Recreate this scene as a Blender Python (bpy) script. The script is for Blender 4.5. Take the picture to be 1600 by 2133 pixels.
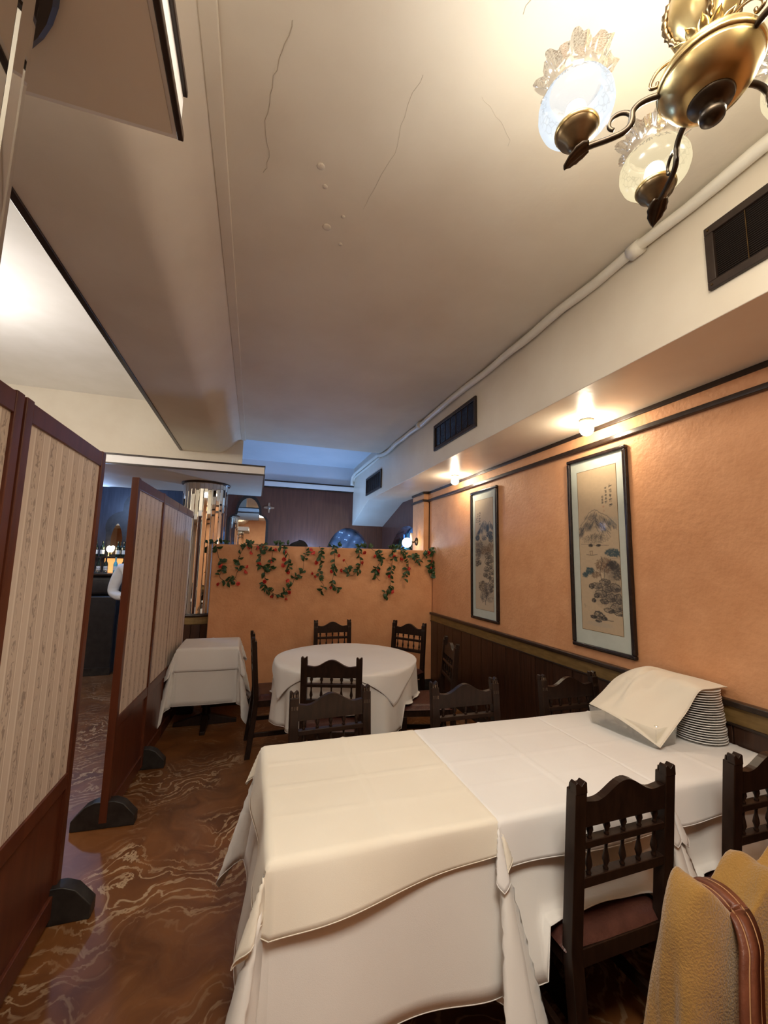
import bpy, bmesh, math, random
import numpy as np
from mathutils import Vector, Matrix
for o in list(bpy.data.objects): bpy.data.objects.remove(o)
scene = bpy.context.scene
COL = scene.collection
PI = math.pi
random.seed(7)

# ------------------------------------------------------------------ camera
cam_d = bpy.data.cameras.new('camera'); cam = bpy.data.objects.new('camera', cam_d); COL.objects.link(cam)
yaw, pit, rol = 0.30351107, 0.12328069, 0.02111253
fwd = Vector((math.sin(yaw)*math.cos(pit), math.cos(yaw)*math.cos(pit), math.sin(pit)))
rt = Vector((math.cos(yaw), -math.sin(yaw), 0)); up = rt.cross(fwd)
r2 = rt*math.cos(rol) + up*math.sin(rol); u2 = -rt*math.sin(rol) + up*math.cos(rol)
mw = Matrix((r2, u2, -fwd)).transposed().to_4x4(); mw.translation = Vector((0, 0, 1.56))
cam.matrix_world = mw
cam_d.sensor_fit = 'HORIZONTAL'; cam_d.sensor_width = 36.0; cam_d.lens = 36.0*853.27/1600
cam_d.clip_start = 0.02
scene.camera = cam
# ------------------------------------------------------------------ world, exposure
w = bpy.data.worlds.new('world'); scene.world = w; w.use_nodes = True
w.node_tree.nodes['Background'].inputs[0].default_value = (0.10, 0.09, 0.08, 1)
w.node_tree.nodes['Background'].inputs[1].default_value = 0.3
vs = scene.view_settings
vs.view_transform = 'Standard'; vs.look = 'None'; vs.exposure = 0.3; vs.gamma = 1.0; vs.use_curve_mapping = False
def lamp(name, loc, watts, color, size=0.05, kind='POINT', rot=None, size_y=None):
    d = bpy.data.lights.new(name, kind); d.energy = watts; d.color = color
    if kind == 'POINT': d.shadow_soft_size = size
    else:
        d.size = size
        if size_y: d.shape = 'RECTANGLE'; d.size_y = size_y
    o = bpy.data.objects.new(name, d); COL.objects.link(o); o.location = loc
    if rot: o.rotation_euler = rot
    return o
WARM = (1.0, 0.84, 0.62); COOL = (0.86, 0.93, 1.0); BLUE = (0.27, 0.52, 1.0)
# added unseen lamps: hall lights left of the screens, fill panel above the camera
lamp('added_hall_light', (-2.25, 3.2, 2.86), 95, (1.0, 0.96, 0.92), 0.11)
lamp('added_hall_light', (-2.7, 0.6, 2.86), 50, (1.0, 0.96, 0.92), 0.11)
lamp('added_panel_fill', (0.22, -0.05, 3.03), 42, (1.0, 0.93, 0.82), 0.7, 'AREA', (0, 0, 0), 0.7)  # fill from above the camera, added to brighten the tables
lamp('bar_light', (-2.0, 6.3, 2.35), 22, (0.35, 0.55, 1.0), 0.1)
lamp('added_blue_light', (0.9, 6.55, 1.62), 55, BLUE, 0.1)  # added source for the blue glow, hidden behind the partition
lamp('arch_fill_light', (2.42, 6.2, 1.85), 3.5, BLUE, 0.05)  # added blue fill for the dark arch recess, without a fixture

# ------------------------------------------------------------------ materials
M = {}
def nd(nt, t, **kw):
    n = nt.nodes.new(t)
    for k, v in kw.items(): setattr(n, k, v)
    return n
def mat(name, color, rough=0.5, metal=0.0, color2=None, scale=8.0, stretch=(1,1,1), bump=0.0, bscale=60.0,
        spec=0.5, emit=None, estr=0.0, trans=0.0, alpha=1.0, ior=1.45, sheen=0.0, contrast=(0.35,0.65), detail=5, subs=0.0, coat=0.0):
    m = bpy.data.materials.new(name); m.use_nodes = True; nt = m.node_tree
    b = nt.nodes['Principled BSDF']
    b.inputs['Base Color'].default_value = (*color, 1); b.inputs['Roughness'].default_value = rough
    b.inputs['Metallic'].default_value = metal; b.inputs['Specular IOR Level'].default_value = spec
    b.inputs['IOR'].default_value = ior; b.inputs['Transmission Weight'].default_value = trans
    b.inputs['Alpha'].default_value = alpha; b.inputs['Sheen Weight'].default_value = sheen
    b.inputs['Coat Weight'].default_value = coat
    if emit: b.inputs['Emission Color'].default_value = (*emit, 1); b.inputs['Emission Strength'].default_value = estr
    if color2 or bump:
        tc = nd(nt, 'ShaderNodeTexCoord'); mp = nd(nt, 'ShaderNodeMapping'); mp.inputs['Scale'].default_value = stretch
        nt.links.new(tc.outputs['Object'], mp.inputs['Vector'])
    if color2:
        n = nd(nt, 'ShaderNodeTexNoise'); n.inputs['Scale'].default_value = scale; n.inputs['Detail'].default_value = detail
        r = nd(nt, 'ShaderNodeValToRGB')
        r.color_ramp.elements[0].position = contrast[0]; r.color_ramp.elements[1].position = contrast[1]
        r.color_ramp.elements[0].color = (*color, 1); r.color_ramp.elements[1].color = (*color2, 1)
        nt.links.new(mp.outputs[0], n.inputs['Vector']); nt.links.new(n.outputs['Fac'], r.inputs[0])
        nt.links.new(r.outputs[0], b.inputs['Base Color'])
    if bump:
        n2 = nd(nt, 'ShaderNodeTexNoise'); n2.inputs['Scale'].default_value = bscale; n2.inputs['Detail'].default_value = 4
        bm_ = nd(nt, 'ShaderNodeBump'); bm_.inputs['Strength'].default_value = bump; bm_.inputs['Distance'].default_value = 0.02
        nt.links.new(mp.outputs[0], n2.inputs['Vector']); nt.links.new(n2.outputs['Fac'], bm_.inputs['Height'])
        nt.links.new(bm_.outputs[0], b.inputs['Normal'])
    M[name] = m
    return m
mat('plaster', (0.70, 0.62, 0.50), 0.75, color2=(0.76, 0.69, 0.57), scale=2.2, bump=0.10, bscale=14, spec=0.3)
mat('plaster_gloss', (0.74, 0.66, 0.54), 0.30, color2=(0.79, 0.72, 0.60), scale=3.0, bump=0.10, bscale=10, spec=0.45)
mat('white_paint', (0.82, 0.79, 0.74), 0.45, color2=(0.87, 0.84, 0.80), scale=4)
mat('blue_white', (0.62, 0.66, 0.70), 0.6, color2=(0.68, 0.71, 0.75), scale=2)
mat('orange', (0.66, 0.325, 0.155), 0.55, color2=(0.74, 0.385, 0.195), scale=7, bump=0.22, bscale=38, spec=0.35, contrast=(0.3, 0.7))
mat('dark_trim', (0.022, 0.013, 0.009), 0.30, color2=(0.035, 0.02, 0.013), scale=20, spec=0.5)
mat('dark_wood', (0.030, 0.013, 0.008), 0.28, color2=(0.055, 0.024, 0.013), scale=6, stretch=(6, 6, 0.5), spec=0.5, bump=0.08, bscale=12)
mat('maroon_wood', (0.075, 0.028, 0.020), 0.36, color2=(0.11, 0.042, 0.028), scale=5, stretch=(6, 6, 0.5), spec=0.5, bump=0.1, bscale=10)
mat('chair_wood', (0.014, 0.0065, 0.004), 0.33, color2=(0.024, 0.011, 0.0065), scale=14, stretch=(4, 4, 1), spec=0.32)
mat('chair_worn', (0.035, 0.020, 0.013), 0.38, color2=(0.17, 0.12, 0.085), scale=60, contrast=(0.5, 0.72), spec=0.5)
mat('red_wood', (0.085, 0.021, 0.009), 0.35, color2=(0.12, 0.032, 0.014), scale=5, stretch=(5, 5, 0.6), spec=0.45)
mat('black_wood', (0.012, 0.010, 0.009), 0.45, color2=(0.03, 0.025, 0.022), scale=18)
mat('gold_band', (0.16, 0.095, 0.028), 0.5, color2=(0.22, 0.135, 0.045), scale=5, stretch=(2, 2, 10))
mat('leather', (0.060, 0.020, 0.015), 0.33, color2=(0.085, 0.030, 0.022), scale=20, bump=0.15, bscale=120)
mat('black_leather', (0.016, 0.014, 0.014), 0.38, color2=(0.024, 0.021, 0.021), scale=18, bump=0.1, bscale=90)
mat('cloth_white', (0.80, 0.775, 0.75), 0.85, color2=(0.835, 0.815, 0.79), scale=3, bump=0.05, bscale=500, sheen=0.2, spec=0.2)
mat('cloth_cream', (0.82, 0.755, 0.635), 0.85, color2=(0.85, 0.79, 0.675), scale=3, bump=0.05, bscale=500, sheen=0.2, spec=0.2)
mat('cloth_under', (0.78, 0.745, 0.70), 0.88, color2=(0.82, 0.79, 0.745), scale=2.5, bump=0.05, bscale=450, sheen=0.2, spec=0.2)
mat('brass', (0.50, 0.37, 0.16), 0.30, 1.0, color2=(0.60, 0.46, 0.22), scale=14)
mat('brass_dark', (0.13, 0.085, 0.045), 0.34, 1.0, color2=(0.22, 0.15, 0.075), scale=20)
mat('bronze', (0.045, 0.032, 0.022), 0.40, 0.85, color2=(0.075, 0.055, 0.035), scale=30)
mat('mirror', (0.86, 0.87, 0.85), 0.02, 1.0)
mat('mirror_edge', (0.55, 0.58, 0.55), 0.08, 1.0)
mat('china', (0.88, 0.88, 0.86), 0.12, spec=0.6)
mat('plate_rim', (0.16, 0.18, 0.20), 0.3)
mat('green_leaf', (0.018, 0.050, 0.016), 0.42, color2=(0.040, 0.090, 0.030), scale=30)
mat('vine_stem', (0.035, 0.040, 0.018), 0.6, color2=(0.06, 0.05, 0.02), scale=30)
mat('rose_red', (0.55, 0.025, 0.022), 0.55, color2=(0.72, 0.06, 0.045), scale=60)
mat('coat_wool', (0.27, 0.145, 0.036), 0.95, color2=(0.33, 0.18, 0.048), scale=12, bump=0.35, bscale=260, sheen=0.35, spec=0.15)
mat('strap_leather', (0.115, 0.034, 0.016), 0.45, color2=(0.16, 0.05, 0.024), scale=24, bump=0.1, bscale=140)
mat('stitch', (0.40, 0.22, 0.10), 0.8)
mat('vent_dark', (0.026, 0.016, 0.012), 0.45, color2=(0.035, 0.022, 0.016), scale=30)
mat('vent_back', (0.010, 0.007, 0.006), 0.8)
mat('skin', (0.62, 0.40, 0.29), 0.55, color2=(0.66, 0.44, 0.32), scale=20)
mat('shirt', (0.78, 0.80, 0.84), 0.85, color2=(0.82, 0.84, 0.88), scale=12)
mat('trouser', (0.014, 0.014, 0.018), 0.8, color2=(0.02, 0.02, 0.026), scale=20)
mat('hair', (0.015, 0.011, 0.009), 0.5, color2=(0.03, 0.02, 0.015), scale=60)
mat('shoe_black', (0.010, 0.010, 0.010), 0.25, color2=(0.016, 0.016, 0.016), scale=10)
mat('ivory', (0.80, 0.76, 0.66), 0.4, color2=(0.84, 0.80, 0.70), scale=10)
mat('mat_board', (0.56, 0.60, 0.53), 0.65, color2=(0.60, 0.64, 0.57), scale=14)
mat('frame_black', (0.016, 0.010, 0.009), 0.22, color2=(0.026, 0.016, 0.013), scale=22)
mat('bar_panel', (0.030, 0.034, 0.050), 0.4, color2=(0.045, 0.05, 0.07), scale=8, stretch=(5, 5, 0.5))
mat('niche_glow', (0.75, 0.36, 0.12), 0.5, emit=(1.0, 0.45, 0.14), estr=0.9)  # orange emission stands in for lamplight on the niche
mat('bottle_dark', (0.010, 0.020, 0.012), 0.08, color2=(0.016, 0.03, 0.018), scale=5)
mat('bottle_blue', (0.10, 0.45, 0.50), 0.08, color2=(0.12, 0.5, 0.55), scale=5)
mat('bottle_label', (0.70, 0.66, 0.56), 0.6, color2=(0.75, 0.71, 0.62), scale=20)
mat('plastic_sheet', (0.11, 0.15, 0.21), 0.16, color2=(0.13, 0.17, 0.24), scale=6, stretch=(1, 1, 2), bump=0.5, bscale=7)
mat('black_cloth', (0.012, 0.012, 0.013), 0.85, color2=(0.02, 0.02, 0.021), scale=30)
mat('tarnish', (0.30, 0.24, 0.19), 0.4, 0.6, color2=(0.36, 0.29, 0.22), scale=40)
mat('blue_glass', (0.18, 0.36, 0.60), 0.12, color2=(0.25, 0.45, 0.70), scale=9)

def lamp_glass(name, col, strength, pattern=True):
    m = bpy.data.materials.new(name); m.use_nodes = True; nt = m.node_tree; nt.nodes.clear()
    out = nd(nt, 'ShaderNodeOutputMaterial'); em = nd(nt, 'ShaderNodeEmission'); tr = nd(nt, 'ShaderNodeBsdfTransparent')
    gl = nd(nt, 'ShaderNodeBsdfGlossy'); gl.inputs['Color'].default_value = (0.04, 0.04, 0.04, 1); gl.inputs['Roughness'].default_value = 0.2
    em.inputs[0].default_value = (*col, 1); em.inputs[1].default_value = strength
    a = nd(nt, 'ShaderNodeAddShader'); mx = nd(nt, 'ShaderNodeMixShader'); mx.inputs[0].default_value = 0.54
    nt.links.new(gl.outputs[0], a.inputs[0]); nt.links.new(em.outputs[0], a.inputs[1])
    nt.links.new(tr.outputs[0], mx.inputs[1]); nt.links.new(a.outputs[0], mx.inputs[2]); nt.links.new(mx.outputs[0], out.inputs[0])
    if pattern:   # etched scroll band around the shoulder of the shade
        tc = nd(nt, 'ShaderNodeTexCoord'); sp = nd(nt, 'ShaderNodeSeparateXYZ'); vo = nd(nt, 'ShaderNodeTexVoronoi')
        vo.inputs['Scale'].default_value = 85; vo.feature = 'DISTANCE_TO_EDGE'
        nt.links.new(tc.outputs['Object'], sp.inputs[0]); nt.links.new(tc.outputs['Object'], vo.inputs['Vector'])
        lt = nd(nt, 'ShaderNodeMath', operation='LESS_THAN'); lt.inputs[1].default_value = 0.07
        g1 = nd(nt, 'ShaderNodeMath', operation='GREATER_THAN'); g1.inputs[1].default_value = 0.062
        l1 = nd(nt, 'ShaderNodeMath', operation='LESS_THAN'); l1.inputs[1].default_value = 0.086
        m1 = nd(nt, 'ShaderNodeMath', operation='MULTIPLY'); m2 = nd(nt, 'ShaderNodeMath', operation='MULTIPLY')
        nt.links.new(vo.outputs['Distance'], lt.inputs[0]); nt.links.new(sp.outputs['Z'], g1.inputs[0]); nt.links.new(sp.outputs['Z'], l1.inputs[0])
        nt.links.new(g1.outputs[0], m1.inputs[0]); nt.links.new(l1.outputs[0], m1.inputs[1])
        nt.links.new(m1.outputs[0], m2.inputs[0]); nt.links.new(lt.outputs[0], m2.inputs[1])
        st = nd(nt, 'ShaderNodeMath', operation='MULTIPLY_ADD'); st.inputs[1].default_value = -strength*0.7; st.inputs[2].default_value = strength
        nt.links.new(m2.outputs[0], st.inputs[0]); nt.links.new(st.outputs[0], em.inputs[1])
    M[name] = m
lamp_glass('shade_cool', (0.76, 0.88, 1.0), 0.88)
lamp_glass('shade_warm', (1.0, 0.85, 0.52), 0.82)
lamp_glass('globe_warm', (1.0, 0.93, 0.74), 3.0, False)
def thin_clear(name, lo, hi, rough, col=(0.9, 0.9, 0.9)):
    m = bpy.data.materials.new(name); m.use_nodes = True; nt = m.node_tree; nt.nodes.clear()
    out = nd(nt, 'ShaderNodeOutputMaterial'); tr = nd(nt, 'ShaderNodeBsdfTransparent'); tr.inputs[0].default_value = (0.97, 0.97, 0.95, 1)
    g = nd(nt, 'ShaderNodeBsdfGlossy'); g.inputs['Color'].default_value = (*col, 1); g.inputs['Roughness'].default_value = rough
    n = nd(nt, 'ShaderNodeTexNoise'); n.inputs['Scale'].default_value = 45
    r = nd(nt, 'ShaderNodeMapRange'); r.inputs[1].default_value = 0.3; r.inputs[2].default_value = 0.7; r.inputs[3].default_value = lo; r.inputs[4].default_value = hi
    mx = nd(nt, 'ShaderNodeMixShader')
    nt.links.new(n.outputs['Fac'], r.inputs[0]); nt.links.new(r.outputs[0], mx.inputs[0])
    nt.links.new(tr.outputs[0], mx.inputs[1]); nt.links.new(g.outputs[0], mx.inputs[2]); nt.links.new(mx.outputs[0], out.inputs[0])
    M[name] = m
thin_clear('ruffle_glass', 0.25, 0.75, 0.12); thin_clear('glass_clear', 0.12, 0.30, 0.05)
mat('bulb_white', (1, 1, 1), 0.4, emit=(0.92, 0.97, 1.0), estr=2.2); mat('bulb_yellow', (1, 1, 1), 0.4, emit=(1.0, 0.92, 0.66), estr=2.0)
def floor_material():
    m = bpy.data.materials.new('swirl_floor'); m.use_nodes = True; nt = m.node_tree; b = nt.nodes['Principled BSDF']
    tc = nd(nt, 'ShaderNodeTexCoord')
    n1 = nd(nt, 'ShaderNodeTexNoise'); n1.inputs['Scale'].default_value = 2.3; n1.inputs['Detail'].default_value = 2
    sc1 = nd(nt, 'ShaderNodeVectorMath', operation='SCALE'); sc1.inputs['Scale'].default_value = 0.85
    add = nd(nt, 'ShaderNodeVectorMath', operation='ADD')
    nt.links.new(tc.outputs['Object'], n1.inputs['Vector']); nt.links.new(n1.outputs['Color'], sc1.inputs[0])
    nt.links.new(tc.outputs['Object'], add.inputs[0]); nt.links.new(sc1.outputs[0], add.inputs[1])
    wv = nd(nt, 'ShaderNodeTexWave', wave_type='BANDS', bands_direction='Y'); wv.inputs['Scale'].default_value = 4.2; wv.inputs['Distortion'].default_value = 9.0
    wv.inputs['Detail'].default_value = 3.5; wv.inputs['Detail Scale'].default_value = 2.2; wv.inputs['Detail Roughness'].default_value = 0.66
    nt.links.new(add.outputs[0], wv.inputs['Vector'])
    vein = nd(nt, 'ShaderNodeValToRGB'); e = vein.color_ramp.elements
    e[0].position = 0.72; e[0].color = (0, 0, 0, 1); e[1].position = 1.0; e[1].color = (1, 1, 1, 1)
    nt.links.new(wv.outputs['Fac'], vein.inputs[0])
    n2 = nd(nt, 'ShaderNodeTexNoise'); n2.inputs['Scale'].default_value = 1.7; n2.inputs['Detail'].default_value = 6
    nt.links.new(add.outputs[0], n2.inputs['Vector'])
    mk = nd(nt, 'ShaderNodeMapRange'); mk.inputs[1].default_value = 0.44; mk.inputs[2].default_value = 0.66; mk.inputs[3].default_value = 0.03; mk.inputs[4].default_value = 0.95
    nt.links.new(n2.outputs['Fac'], mk.inputs[0])
    mul = nd(nt, 'ShaderNodeMath', operation='MULTIPLY'); nt.links.new(vein.outputs[0], mul.inputs[0]); nt.links.new(mk.outputs[0], mul.inputs[1])
    n3 = nd(nt, 'ShaderNodeTexNoise'); n3.inputs['Scale'].default_value = 2.4; n3.inputs['Detail'].default_value = 8; n3.inputs['Distortion'].default_value = 1.5
    nt.links.new(add.outputs[0], n3.inputs['Vector'])
    base = nd(nt, 'ShaderNodeValToRGB'); e = base.color_ramp.elements
    e[0].position = 0.33; e[0].color = (0.115, 0.038, 0.010, 1); e[1].position = 0.68; e[1].color = (0.215, 0.080, 0.022, 1)
    nt.links.new(n3.outputs['Fac'], base.inputs[0])
    mx = nd(nt, 'ShaderNodeMix', data_type='RGBA'); mx.inputs['B'].default_value = (0.46, 0.32, 0.19, 1)
    nt.links.new(mul.outputs[0], mx.inputs['Factor']); nt.links.new(base.outputs[0], mx.inputs['A'])
    nt.links.new(mx.outputs['Result'], b.inputs['Base Color']); b.inputs['Roughness'].default_value = 0.38
    M['swirl_floor'] = m
floor_material()
def wallpaper_material():
    m = bpy.data.materials.new('striped_wallpaper'); m.use_nodes = True; nt = m.node_tree; b = nt.nodes['Principled BSDF']
    tc = nd(nt, 'ShaderNodeTexCoord'); sp = nd(nt, 'ShaderNodeSeparateXYZ'); nt.links.new(tc.outputs['Object'], sp.inputs[0])
    P = 0.105
    dv = nd(nt, 'ShaderNodeMath', operation='DIVIDE'); dv.inputs[1].default_value = P; nt.links.new(sp.outputs['Y'], dv.inputs[0])
    fr = nd(nt, 'ShaderNodeMath', operation='FRACT'); nt.links.new(dv.outputs[0], fr.inputs[0])
    rp = nd(nt, 'ShaderNodeValToRGB'); rp.color_ramp.interpolation = 'LINEAR'
    base = (0.66, 0.56, 0.46); dk = (0.52, 0.42, 0.335); lt = (0.76, 0.67, 0.57); gr = (0.60, 0.50, 0.405)
    cr = rp.color_ramp
    stops = [(0.0, dk), (0.05, dk), (0.06, gr), (0.44, gr), (0.45, dk), (0.49, dk), (0.50, lt), (0.56, lt), (0.57, dk), (0.60, base), (0.88, base), (0.90, lt), (0.97, lt)]
    cr.elements[0].position = 0; cr.elements[0].color = (*dk, 1); cr.elements[1].position = 1; cr.elements[1].color = (*dk, 1)
    for p, c in stops[1:]:
        el = cr.elements.new(p); el.color = (*c, 1)
    nt.links.new(fr.outputs[0], rp.inputs[0])
    # floral trail inside the wide stripe
    mp = nd(nt, 'ShaderNodeMapping'); mp.inputs['Scale'].default_value = (1, 1, 0.55); nt.links.new(tc.outputs['Object'], mp.inputs[0])
    n = nd(nt, 'ShaderNodeTexNoise'); n.inputs['Scale'].default_value = 58; n.inputs['Detail'].default_value = 3; n.inputs['Distortion'].default_value = 1.2
    nt.links.new(mp.outputs[0], n.inputs['Vector'])
    th = nd(nt, 'ShaderNodeMapRange'); th.inputs[1].default_value = 0.52; th.inputs[2].default_value = 0.60; nt.links.new(n.outputs['Fac'], th.inputs[0])
    sn = nd(nt, 'ShaderNodeMath', operation='SINE'); ml = nd(nt, 'ShaderNodeMath', operation='MULTIPLY'); ml.inputs[1].default_value = 48.0
    nt.links.new(sp.outputs['Z'], ml.inputs[0]); nt.links.new(ml.outputs[0], sn.inputs[0])
    off = nd(nt, 'ShaderNodeMath', operation='MULTIPLY_ADD'); off.inputs[1].default_value = 0.055; off.inputs[2].default_value = 0.25; nt.links.new(sn.outputs[0], off.inputs[0])
    df = nd(nt, 'ShaderNodeMath', operation='SUBTRACT'); nt.links.new(fr.outputs[0], df.inputs[0]); nt.links.new(off.outputs[0], df.inputs[1])
    ab = nd(nt, 'ShaderNodeMath', operation='ABSOLUTE'); nt.links.new(df.outputs[0], ab.inputs[0])
    inb = nd(nt, 'ShaderNodeMapRange'); inb.inputs[1].default_value = 0.17; inb.inputs[2].default_value = 0.11; nt.links.new(ab.outputs[0], inb.inputs[0])
    mm = nd(nt, 'ShaderNodeMath', operation='MULTIPLY'); nt.links.new(th.outputs[0], mm.inputs[0]); nt.links.new(inb.outputs[0], mm.inputs[1])
    m3 = nd(nt, 'ShaderNodeMath', operation='MULTIPLY'); m3.inputs[1].default_value = 0.75; nt.links.new(mm.outputs[0], m3.inputs[0])
    mx = nd(nt, 'ShaderNodeMix', data_type='RGBA'); mx.inputs['B'].default_value = (0.27, 0.205, 0.165, 1)
    nt.links.new(m3.outputs[0], mx.inputs['Factor']); nt.links.new(rp.outputs[0], mx.inputs['A'])
    nt.links.new(mx.outputs['Result'], b.inputs['Base Color']); b.inputs['Roughness'].default_value = 0.7
    M['striped_wallpaper'] = m
wallpaper_material()
def vcol_material():
    m = bpy.data.materials.new('ink_painting'); m.use_nodes = True; nt = m.node_tree; b = nt.nodes['Principled BSDF']
    a = nd(nt, 'ShaderNodeVertexColor'); a.layer_name = 'ink'; nt.links.new(a.outputs[0], b.inputs['Base Color']); b.inputs['Roughness'].default_value = 0.7
    M['ink_painting'] = m
vcol_material()

# ------------------------------------------------------------------ mesh helpers
class MB:
    def __init__(s): s.v = []; s.f = []; s.m = []
    def add(s, vs_, fs, mi=0):
        k = len(s.v); s.v += [tuple(p) for p in vs_]; s.f += [tuple(i+k for i in f) for f in fs]; s.m += [mi]*len(fs); return s
    def box(s, x0, x1, y0, y1, z0, z1, mi=0):
        return s.add([(x0,y0,z0),(x1,y0,z0),(x1,y1,z0),(x0,y1,z0),(x0,y0,z1),(x1,y0,z1),(x1,y1,z1),(x0,y1,z1)],
                     [(0,3,2,1),(4,5,6,7),(0,1,5,4),(1,2,6,5),(2,3,7,6),(3,0,4,7)], mi)
    def hexa(s, lo, hi, mi=0):       # two quads (4 pts each)
        return s.add(list(lo)+list(hi), [(0,3,2,1),(4,5,6,7),(0,1,5,4),(1,2,6,5),(2,3,7,6),(3,0,4,7)], mi)
    def quad(s, a, b, c, d, mi=0): return s.add([a, b, c, d], [(0, 1, 2, 3)], mi)
    def prism(s, poly, axis, t0, t1, mi=0):   # poly in the 2 other axes, extruded along axis
        n = len(poly)
        def P(p, t):
            if axis == 0: return (t, p[0], p[1])
            if axis == 1: return (p[0], t, p[1])
            return (p[0], p[1], t)
        vs_ = [P(p, t0) for p in poly] + [P(p, t1) for p in poly]
        fs = [tuple(range(n))[::-1], tuple(range(n, 2*n))] + [(i, (i+1) % n, n+(i+1) % n, n+i) for i in range(n)]
        return s.add(vs_, fs, mi)
    def loft(s, rings, mi=0):
        n = len(rings[0]); vs_ = [p for r in rings for p in r]; m_ = len(rings)
        fs = [tuple(range(n))[::-1], tuple((m_-1)*n+k for k in range(n))]
        for i in range(m_-1):
            for k in range(n): k2 = (k+1) % n; fs.append((i*n+k, i*n+k2, (i+1)*n+k2, (i+1)*n+k))
        return s.add(vs_, fs, mi)
    def lathe(s, prof, seg=20, cx=0, cy=0, mi=0, rfun=None, caps=True):
        vs_ = []; fs = []; n = len(prof)
        for i, (r, z) in enumerate(prof):
            for k in range(seg):
                a = 2*PI*k/seg; rr = rfun(r, z, a, i) if rfun else r
                zz = z
                if isinstance(rr, tuple): rr, zz = rr
                vs_.append((cx+rr*math.cos(a), cy+rr*math.sin(a), zz))
        for i in range(n-1):
            for k in range(seg):
                k2 = (k+1) % seg
                fs.append((i*seg+k, i*seg+k2, (i+1)*seg+k2, (i+1)*seg+k))
        if caps:
            fs.append(tuple(range(seg))[::-1]); fs.append(tuple((n-1)*seg+k for k in range(seg)))
        return s.add(vs_, fs, mi)
    def tube(s, pts, r, seg=8, mi=0, caps=True, flat=1.0):
        pts = [Vector(p) for p in pts]; n = len(pts); vs_ = []; fs = []
        up_ = Vector((0, 0, 1))
        prev = None
        for i, p in enumerate(pts):
            t = (pts[min(i+1, n-1)] - pts[max(i-1, 0)]).normalized()
            if prev is None:
                a = up_.cross(t)
                if a.length < 0.1: a = Vector((1, 0, 0)).cross(t)
                a.normalize()
            else:
                a = prev - t*prev.dot(t)
                if a.length < 1e-6: a = up_.cross(t)
                a.normalize()
            prev = a; b = t.cross(a)
            rr = r[i] if isinstance(r, (list, tuple)) else r
            for k in range(seg):
                an = 2*PI*k/seg; vs_.append(p + a*math.cos(an)*rr + b*math.sin(an)*rr*flat)
        for i in range(n-1):
            for k in range(seg):
                k2 = (k+1) % seg; fs.append((i*seg+k, i*seg+k2, (i+1)*seg+k2, (i+1)*seg+k))
        if caps: fs.append(tuple(range(seg))[::-1]); fs.append(tuple((n-1)*seg+k for k in range(seg)))
        return s.add(vs_, fs, mi)
    def grid(s, fn, nu, nv, mi=0, closed_u=False):
        vs_ = [fn(i/nu, j/nv) for j in range(nv+1) for i in range(nu+1)]
        fs = [(j*(nu+1)+i, j*(nu+1)+i+1, (j+1)*(nu+1)+i+1, (j+1)*(nu+1)+i) for j in range(nv) for i in range(nu)]
        return s.add(vs_, fs, mi)
    def mesh(s, name, mats, smooth=False):
        me = bpy.data.meshes.new(name); me.from_pydata(s.v, [], s.f)
        for mm in (mats if isinstance(mats, (list, tuple)) else [mats]): me.materials.append(M[mm])
        if any(s.m): me.polygons.foreach_set('material_index', s.m)
        if smooth: me.polygons.foreach_set('use_smooth', [True]*len(me.polygons))
        me.update(); return me
    def build(s, name, mats, parent=None, smooth=False, bevel=0, loc=None, rot=None, solid=0, sub=0, angle=None):
        me = s.mesh(name, mats, smooth or bevel > 0)
        return link(name, me, parent, bevel, loc, rot, solid, sub, angle)
def link(name, me, parent=None, bevel=0, loc=None, rot=None, solid=0, sub=0, angle=None):
    o = bpy.data.objects.new(name, me); COL.objects.link(o)
    if parent is not None: o.parent = parent
    if loc: o.location = loc
    if rot: o.rotation_euler = rot
    if solid:
        md = o.modifiers.new('solid', 'SOLIDIFY'); md.thickness = solid; md.offset = 0
    if sub:
        md = o.modifiers.new('sub', 'SUBSURF'); md.levels = sub; md.render_levels = sub
    if bevel:
        md = o.modifiers.new('bevel', 'BEVEL'); md.width = bevel; md.segments = 2; md.limit_method = 'ANGLE'; md.angle_limit = 0.6
        wn = o.modifiers.new('wn', 'WEIGHTED_NORMAL'); wn.keep_sharp = True
    return o
def tag(o, label=None, cat=None, group=None, kind=None):
    if label: o['label'] = label
    if cat: o['category'] = cat
    if group: o['group'] = group
    if kind: o['kind'] = kind
    return o
def thing(name, label, cat, loc=(0, 0, 0), rotz=0, group=None):
    o = bpy.data.objects.new(name, None); COL.objects.link(o); o.empty_display_size = 0.1
    o.location = loc; o.rotation_euler = (0, 0, rotz)
    return tag(o, label, cat, group)
def copy_tree(o, parent=None):
    c = o.copy(); COL.objects.link(c)
    if parent is not None: c.parent = parent
    for ch in list(o.children): copy_tree(ch, c)
    return c
def struct(o): o['kind'] = 'structure'; return o
def catmull(pts, n=6):
    pts = [Vector(p) for p in pts]; out = []
    for i in range(len(pts)-1):
        p0 = pts[max(i-1, 0)]; p1 = pts[i]; p2 = pts[i+1]; p3 = pts[min(i+2, len(pts)-1)]
        for k in range(n):
            t = k/n; out.append(0.5*((2*p1)+(-p0+p2)*t+(2*p0-5*p1+4*p2-p3)*t*t+(-p0+3*p1-3*p2+p3)*t**3))
    out.append(pts[-1]); return out

# ------------------------------------------------------------------ the room
XW, YP, YB = 2.22, 4.92, 7.165
ZC, ZS, XS = 3.07, 2.523, 1.65
struct(MB().box(-4.6, 2.4, -2.2, 7.6, -0.08, 0).build('floor', 'swirl_floor'))
ceiling = struct(MB().box(-0.21, 2.3, -2.2, 5.33, ZC, ZC+0.30).build('ceiling', 'plaster'))
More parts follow.
